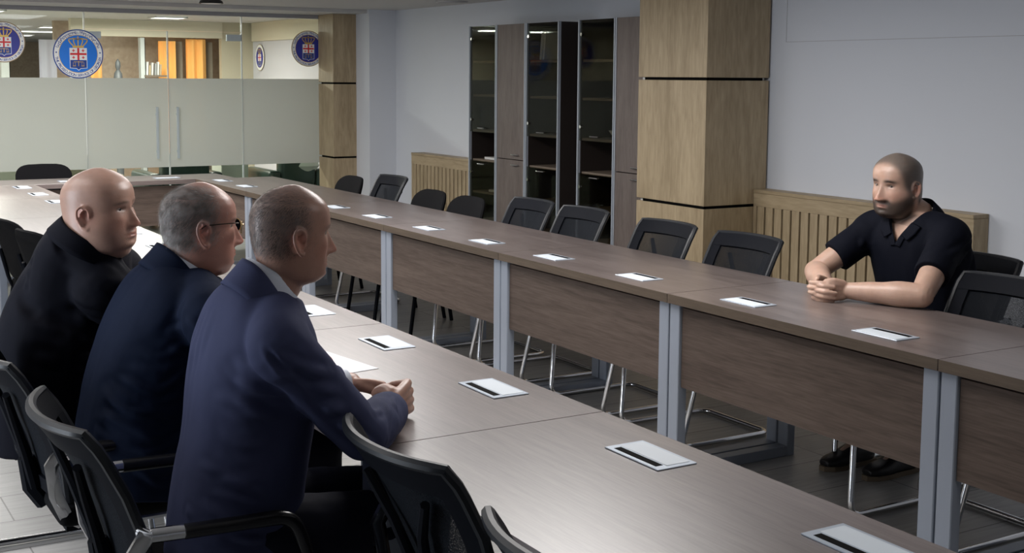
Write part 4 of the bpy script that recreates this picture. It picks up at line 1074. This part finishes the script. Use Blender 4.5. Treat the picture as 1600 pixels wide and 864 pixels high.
    to = t.fuse('trousers',org,.009,3,.5); folds(to,[],.004); finish_child(to,o,'trousers_dark','trousers')
    for hip,kn,an in legs: shoe(o,(an[0],an[1],0),yaw)
    return o,M,c,S,fwd,rt

SK = (.46,.262,.195)
# --- man in the blue suit (nearest)
def h3(b):
    hand(b,(-1.812,.135,.802),(.74,.66,.04),(.64,-.70,.28),(-.20,-.10,1),1.18,(1.15,1.45,1.0),(.75,.25,-.75))
    hand(b,(-1.800,.430,.797),(.80,-.58,-.03),(.12,.30,.95),(-.45,-.86,.25),1.0,(.95,1.3,.8),(.95,.20,-.25))
F3 = [([(-2.28,-.135,1.075),(-2.235,-.155,1.03),(-2.20,-.17,.97),(-2.17,-.165,.91)],.008,-.006),
 ([(-2.22,-.18,1.03),(-2.17,-.18,1.00),(-2.11,-.14,.975)],.013,.009),([(-2.21,-.18,.99),(-2.15,-.18,.955),(-2.09,-.14,.935)],.012,.008),([(-2.20,-.17,.94),(-2.13,-.17,.905),(-2.06,-.13,.895)],.013,.009),
 ([(-2.15,-.17,.90),(-2.09,-.165,.86),(-2.03,-.13,.85)],.011,.007),([(-2.07,-.15,.86),(-2.02,-.15,.815),(-1.98,-.12,.79)],.010,.007),
 ([(-1.99,-.12,.865),(-1.955,-.08,.855),(-1.935,-.03,.85)],.009,.006),([(-1.955,-.12,.80),(-1.925,-.07,.845),(-1.905,-.01,.85)],.008,.005),([(-1.905,-.05,.80),(-1.88,-.01,.85),(-1.86,.05,.845)],.007,.004),([(-1.95,-.10,.77),(-1.90,-.04,.79),(-1.86,.01,.78)],.008,.006)]
import random as _r
_g = _r.Random(4)
for k in range(15):
    z = 1.02-k*.030; x0_ = -2.335-.02*min(1,(1.02-z)*4)+_g.uniform(-.01,.01)
    F3.append(([(x0_,.02+_g.uniform(-.03,.03),z+.02),(-2.27+_g.uniform(-.02,.02),-.05,z-.012+_g.uniform(-.02,.02)),(-2.19,-.085,z-.030+_g.uniform(-.03,.02)),(-2.12+_g.uniform(-.03,.03),-.09,z-.02+_g.uniform(-.05,.03))],_g.uniform(.009,.015),_g.uniform(.004,.009)))
for k in range(5): F3.append(([(-2.30+.01*k,.05+.03*k,1.09-.01*k),(-2.34,.05+.035*k,1.0-.02*k),(-2.35,.04+.04*k,.90-.03*k)],.014,.004))
def sidefolds(x0,x1,y0,y1,zt,n,dz,g,h0=.005,h1=.010):
    L = []
    for k in range(n):
        z = zt-k*dz; L.append(([(x0+g.uniform(-.02,.02),y0+.08,z+.02),((x0*2+x1)/3,y0+.01,z-.01+g.uniform(-.02,.02)),((x0+2*x1)/3,y1,z-.03+g.uniform(-.03,.02)),(x1,y1,z-.02+g.uniform(-.05,.04))],g.uniform(.010,.018),g.uniform(h0,h1)))
    return L
q3 = dict(label='man in a blue suit with thin grey hair, fists resting on the table',yaw=.03,rot=(-.10,.06,0),head=(-2.092,.075,1.262),hs=(.98,.95,.91),
 skin=SK,browcol=(.16,.12,.10),brow=.6,nose=1.12,chin=1.15,jaw=.96,lips=.7,ear=1.0,stub=(.55,(.20,.175,.160),'thin'),
 hair=('thin',20000,.012,.00038,'hair_mix_dark',.10),
 neck=(-2.140,.10,1.13),neck_r=.056,
 spine=[((-2.235,.12,.50),.185,.150),((-2.225,.12,.64),.178,.140),((-2.20,.12,.78),.176,.135),((-2.185,.115,.90),.190,.135),((-2.175,.11,1.00),.195,.125),((-2.165,.105,1.075),.165,.105),((-2.150,.10,1.13),.085,.080)],
 arms=[((-2.190,-.092,1.030),(-2.000,-.095,.812),(-1.812,.135,.800)),((-2.145,.315,1.04),(-2.03,.40,.81),(-1.800,.430,.797))],
 sleeve=(.074,.063,.050),nk=.060,hands=h3,legs=[((-2.20,.03,.50),(-1.80,.0,.48),(-1.80,.0,.09)),((-2.20,.21,.50),(-1.80,.24,.48),(-1.78,.24,.09))],
 folds=F3,gmat='suit_blue',gname='suit_jacket',seed=1)
p3,M3,c3,S3,f3,r3 = person(q3)
band(p3,(-2.150,.10,1.135),(.34,-.02,1),(0,-1,0),[(-.020,.105,.100,.14),(.020,.088,.082,.13),(.048,.074,.070,.12)],math.radians(115),math.radians(425),.006,'suit_blue','jacket_collar')
band(p3,(-2.142,.10,1.145),(.42,-.02,1),(0,-1,0),[(-.022,.080,.082,.05),(.0,.072,.074,.05),(.036,.0635,.066,.035)],math.radians(100),math.radians(440),.004,'shirt_white','shirt_collar')
def cuff(parent,el,wr,r,m='shirt_white'):
    el,wr = Vector(el),Vector(wr); org = Vector(parent.location); d = (wr-el).normalized(); mb = MB()
    p = wr*.865+el*.135-org; mb.tube([p-d*.02,p+d*.016],r,24); return mb.build('shirt_cuff',m,parent,True)
cuff(p3,(-2.000,-.095,.812),(-1.812,.135,.800),.036); cuff(p3,(-2.03,.40,.81),(-1.800,.430,.797),.037)

# --- man in the navy suit with glasses
def h2(b):
    hand(b,(-1.90,.64,.79),(.9,.35,0),(0,0,1),(-.35,.9,0),1.0,(.5,.5,.3)); hand(b,(-1.80,.93,.79),(.9,-.35,0),(0,0,1),(-.35,-.9,0),1.0,(.5,.5,.3))
F2 = [([(-2.38,.64,1.0),(-2.30,.56,.93),(-2.18,.53,.90)],.018,.009),([(-2.38,.62,.90),(-2.30,.55,.82),(-2.18,.53,.80)],.018,.008),([(-2.40,.66,.80),(-2.32,.57,.73),(-2.2,.54,.68)],.018,.008),([(-2.30,.56,1.06),(-2.22,.50,.99),(-2.12,.49,.93)],.014,.007)]
F2 += sidefolds(-2.42,-2.20,.60,.57,1.02,13,.035,_r.Random(9)); q2 = dict(label='heavy-set man in a navy suit and glasses, seated in the middle of the three',yaw=-.02,rot=(-.16,.05,0),head=(-2.090,.775,1.205),hs=(1.08,1.06,1.0),
 skin=(.46,.240,.185),browcol=(.20,.17,.15),brow=.5,nose=1.02,nose_w=1.15,chub=.008,jaw=1.06,ear=1.08,stub=(.6,(.26,.235,.22),'ring'),
 hair=('ring',20000,.019,.00045,'hair_mix_light',.16),
 neck=(-2.125,.80,1.075),neck_r=.074,extra=[((0,.035,-.112),(.050,.045,.030)),((0,-.075,-.075),(.05,.03,.035))],
 spine=[((-2.265,.80,.50),.225,.190),((-2.25,.80,.64),.225,.185),((-2.225,.80,.78),.222,.178),((-2.19,.80,.90),.228,.168),((-2.165,.80,.98),.225,.150),((-2.145,.80,1.04),.19,.125),((-2.130,.80,1.085),.10,.095)],
 arms=[((-2.14,.555,.985),(-2.06,.54,.81),(-1.90,.64,.79)),((-2.14,1.005,.985),(-2.0,.985,.80),(-1.80,.93,.79))],
 sleeve=(.085,.070,.048),nk=.075,hands=h2,legs=[((-2.2,.69,.50),(-1.80,.66,.48),(-1.80,.66,.09)),((-2.2,.91,.50),(-1.80,.93,.48),(-1.80,.93,.09))],
 folds=F2,gmat='suit_navy',gname='suit_jacket',seed=7,limb=1.1)
p2,M2,c2,S2,f2,r2 = person(q2)
band(p2,(-2.135,.80,1.085),(.36,-.02,1),(0,-1,0),[(-.025,.124,.120,.15),(.018,.102,.100,.13),(.045,.091,.090,.12)],math.radians(115),math.radians(425),.007,'suit_navy','jacket_collar')
band(p2,(-2.125,.80,1.090),(.42,-.02,1),(0,-1,0),[(-.02,.098,.100,.05),(.036,.084,.086,.045)],math.radians(100),math.radians(440),.004,'shirt_white','shirt_collar')
def glasses(parent,M,c,S):
    org = Vector(parent.location); T = lambda x,y,z: c+M@Vector((x*S[0],y*S[1],(z-.009)*S[2]))-org
    t = MB().tube([T(-.010,.102,.010),T(0,.106,.013),T(.010,.102,.010)],.0013,6).build('glasses','gold_metal',parent,True)
    for sd in (-1,1): g = MB(); g.tube([T(sd*.060,.082,.022),T(sd*.074,.068,.023),T(sd*.0785,.03,.020),T(sd*.080,-.004,.016),T(sd*.078,-.020,.002)],.0016,6); g.build('temple_arm','glasses_metal',t,True)
    for sd in (-1,1):
        pts = [T(sd*(.034+.024*math.cos(a)*1.0),.101-.012*(math.cos(a)*.5+.5)-.0,.007+.017*math.sin(a)) for a in np.linspace(0,2*math.pi,28)[:-1]]
        MB().tube(pts,.0011,6,closed=True).build('lens_rim','gold_metal',t,True)
        ln = MB(); ln.poly(pts,tuple(M@Vector((0,.001,0)))); ln.build('lens','lens_glass',t)
glasses(p2,M2,c2,S2)

# --- bald man in black
def h1(b):
    hand(b,(-1.88,1.09,.79),(.9,.35,0),(0,0,1),(-.35,.9,0),1.05,(.5,.5,.3)); hand(b,(-1.84,1.38,.79),(.9,-.35,0),(0,0,1),(-.35,-.9,0),1.05,(.5,.5,.3))
F1 = [([(-2.40,1.10,1.08),(-2.30,1.0,1.03),(-2.16,.98,1.0)],.016,.008),([(-2.42,1.06,1.0),(-2.32,.97,.96),(-2.18,.95,.94)],.016,.008),([(-2.46,1.12,.92),(-2.38,1.0,.86),(-2.22,.96,.84)],.018,.008),([(-2.50,1.2,.84),(-2.42,1.04,.78),(-2.3,.98,.75)],.018,.007),([(-2.33,1.05,1.12),(-2.22,1.0,1.07),(-2.14,1.0,1.02)],.014,.006)]
F1 += sidefolds(-2.48,-2.22,1.12,1.06,1.06,13,.035,_r.Random(12)); q1 = dict(label='large bald man in a black shirt, farthest of the three men on the left',yaw=-.38,rot=(-.70,-.02,-.04),head=(-2.290,1.085,1.232),hs=(1.14,1.08,.99),
 skin=(.49,.295,.225),browcol=(.12,.09,.07),brow=.75,nose=.95,nose_w=1.15,chub=.012,jaw=1.10,ear=1.02,lips=1.2,stub=(.16,(.25,.20,.17),'ring'),
 neck=(-2.325,1.120,1.135),neck_r=.080,extra=[((0,.030,-.118),(.056,.045,.032)),((0,-.066,-.062),(.050,.032,.028))],gaze=(0,-.25),
 spine=[((-2.395,1.34,.50),.235,.170),((-2.395,1.34,.64),.245,.180),((-2.375,1.33,.78),.250,.180),((-2.35,1.31,.90),.250,.172),((-2.330,1.26,1.0),.225,.150),((-2.335,1.19,1.075),.165,.125),((-2.325,1.115,1.135),.100,.098)],
 arms=[((-2.300,1.06,1.005),(-2.10,1.055,.82),(-1.88,1.09,.79)),((-2.17,1.44,.985),(-2.04,1.50,.82),(-1.84,1.38,.79))],
 sleeve=(.092,.076,.052),nk=.085,hands=h1,legs=[((-2.3,1.23,.50),(-1.88,1.20,.48),(-1.86,1.20,.09)),((-2.3,1.45,.50),(-1.88,1.46,.48),(-1.86,1.46,.09))],
 folds=F1,gmat='shirt_black',gname='black_shirt',seed=13,limb=1.15)
p1,M1,c1,S1,f1,r1 = person(q1)
band(p1,(-2.325,1.105,1.155),(.42,-.33,.90),(-.55,-.83,0),[(-.040,.106,.106,.0),(.000,.091,.093,.0),(.012,.084,.088,.0)],math.radians(100),math.radians(440),.007,'shirt_black','shirt_collar')

# --- man in the navy polo across the table
def h4(b):
    zc = .788
    # left hand (towards the camera) and right hand, fingers interlaced
    for sgn,wr,zo in ((1,Vector((.520,.898,zc)),.0050),(-1,Vector((.528,1.022,zc)),-.0050)):
        d = Vector((-.965,.26*sgn,0)).normalized(); back = Vector((-.26,-.965*sgn,0)); up = Vector((0,0,1)); k=1.06
        for i in range(4):
            zz = (1.5-i)*.0200+zo+(.003 if sgn<0 else 0)
            base = wr+d*.01+up*zz*.6; mcp = wr+d*(.082-(.006 if i==3 else 0))*k+up*zz
            b.tube([base,(base+mcp)/2+back*.003,mcp],[.0145*k,.0135*k,.0112*k],14,sub=4)
            ln = (.95,1.06,1.0,.86)[i]*(1.16 if sgn < 0 else .98)
            p1_ = mcp+Vector((-.028,.032*sgn,0))*ln; p2_ = p1_+Vector((.001,.040*sgn,-.002))*ln; p3_ = p2_+Vector((.028,.020*sgn,-.004))*ln
            b.tube([mcp,p1_,p2_,p3_],[.0098*k,.0092*k,.0086*k,.0076*k],12,sub=4)
        b.ell(wr+d*.03,(.034*k,.014*k,.034*k),Matrix((d,back,up)).transposed())
        bt = wr+d*.02+up*.030; b.tube([bt,bt+d*.04+up*.014,bt+d*.066+up*.012+Vector((0,.012*sgn,0))],[.0155*k,.0125*k,.0100*k],12,sub=4)
F4 = [([(.99,.71,.99),(.92,.66,.955),(.84,.62,.935)],.010,.009),([(1.0,.72,.94),(.94,.665,.915),(.86,.64,.90)],.010,.008),([(.99,.72,.90),(.93,.68,.875),(.86,.67,.87)],.010,.007),([(.90,1.20,.98),(.84,1.20,.94),(.80,1.18,.90)],.010,.007),([(1.05,.74,.86),(1.0,.73,.80),(.95,.74,.74)],.013,.007),([(1.10,.76,.95),(1.06,.73,.87),(1.02,.73,.78)],.013,.007),([(.95,.70,1.0),(.88,.66,.96),(.80,.64,.95)],.014,.006),([(.96,.70,.93),(.88,.68,.90),(.80,.68,.89)],.012,.005),([(.82,1.0,.98),(.80,1.02,.88),(.82,1.0,.78)],.012,.005),([(.82,.90,.98),(.80,.88,.88),(.82,.86,.78)],.012,.005),([(.86,1.17,1.0),(.82,1.12,.94),(.80,1.04,.90)],.012,.005)]
q4 = dict(label='stocky man in a navy polo shirt with short beard, hands clasped on the right row',yaw=math.pi,rot=(math.radians(181),.09,.03),head=(.885,1.005,1.192),hs=(1.185,1.07,1.06),
 skin=(.53,.345,.265),browcol=(.020,.015,.012),brow=1.0,browh=.0068,nose=1.2,nose_w=1.35,chub=.009,jaw=1.08,lips=.8,beard=(.96,(.045,.034,.028)),stub=(.88,(.115,.103,.092),'buzz'),
 hair=('buzz',9000,.0020,.0004,'hair_dark',.3),tattoo=True,gaze=(-.30,-.25),
 neck=(.965,.965,1.065),neck_r=.070,
 spine=[((1.06,.94,.50),.205,.165),((1.05,.94,.64),.212,.165),((1.02,.945,.78),.215,.158),((.985,.95,.90),.222,.150),((.96,.955,.98),.220,.132),((.955,.96,1.030),.170,.100),((.965,.965,1.060),.095,.080)],
 arms=[((.925,1.150,.985),(.675,1.235,.812),(.528,1.022,.792)),((.93,.755,.992),(.645,.640,.800),(.520,.898,.792))],
 sleeve=(.084,.072,None),nk=.066,sl_len=.66,hands=h4,legs=[((.98,1.05,.50),(.66,1.08,.49),(.80,1.08,.09)),((.98,.83,.50),(.66,.84,.49),(.86,.90,.09))],
 cut=lambda v: (v.x < .965 and v.z > .957 and abs(v.y-.945) < (v.z-.957)*.60) or (v.z > 1.005 and ((v-Vector((.960,.965,1.02)))-Vector((-.38,0,.925))*((v-Vector((.960,.965,1.02))).dot(Vector((-.38,0,.925))))).length < .074),
 folds=F4,gmat='polo_navy',gname='polo_shirt',seed=21,limb=1.16,vox=.0036)
p4,M4,c4,S4,f4,r4 = person(q4)
band(p4,(.958,.962,1.050),(-.38,0,1),(0,1,0),[(.000,.118,.112,.105),(.020,.106,.104,.095),(.052,.086,.086,.070),(.047,.081,.081,.065)],math.radians(118),math.radians(422),.005,'polo_navy','polo_collar')

def strip_on(parent, q, inner, outer, lift, thick, m, name, direction=(1,0,0), start=.3):
    """flat cloth piece laid on the garment between two lines given as (y, z) seen from the front"""
    org = Vector(parent.location); D = Vector(direction)
    def hit(y,z,extra=0):
        r = q['bvh'].ray_cast(Vector((start,y,z)),D)[0]
        x = r.x if r else .92
        return Vector((x-lift,y,z))
    def fn(u,v):
        k = u*(len(inner)-1); i = min(int(k),len(inner)-2); t = k-i
        a = Vector(inner[i]).lerp(Vector(inner[i+1]),t); b = Vector(outer[i]).lerp(Vector(outer[i+1]),t); p = a.lerp(b,v)
        return hit(p.x,p.y)-org,(1,0,.4)
    mb = MB(); mb.sheet(fn,14,6,thick); return mb.build(name,m,parent,'all')
for sd in (-1,1):
    Y = lambda d: .945+sd*d
    strip_on(p4,q4,[(Y(-.002),.948),(Y(.016),.985),(Y(.034),1.010)],[(Y(.024),.942),(Y(.040),.975),(Y(.060),1.000)],.003,.004,'polo_navy','placket')
    strip_on(p4,q4,[(Y(.026),.994),(Y(.046),1.022),(Y(.060),1.045)],[(Y(.062),.972),(Y(.092),1.000),(Y(.105),1.030)],.008,.005,'polo_navy','collar_point')
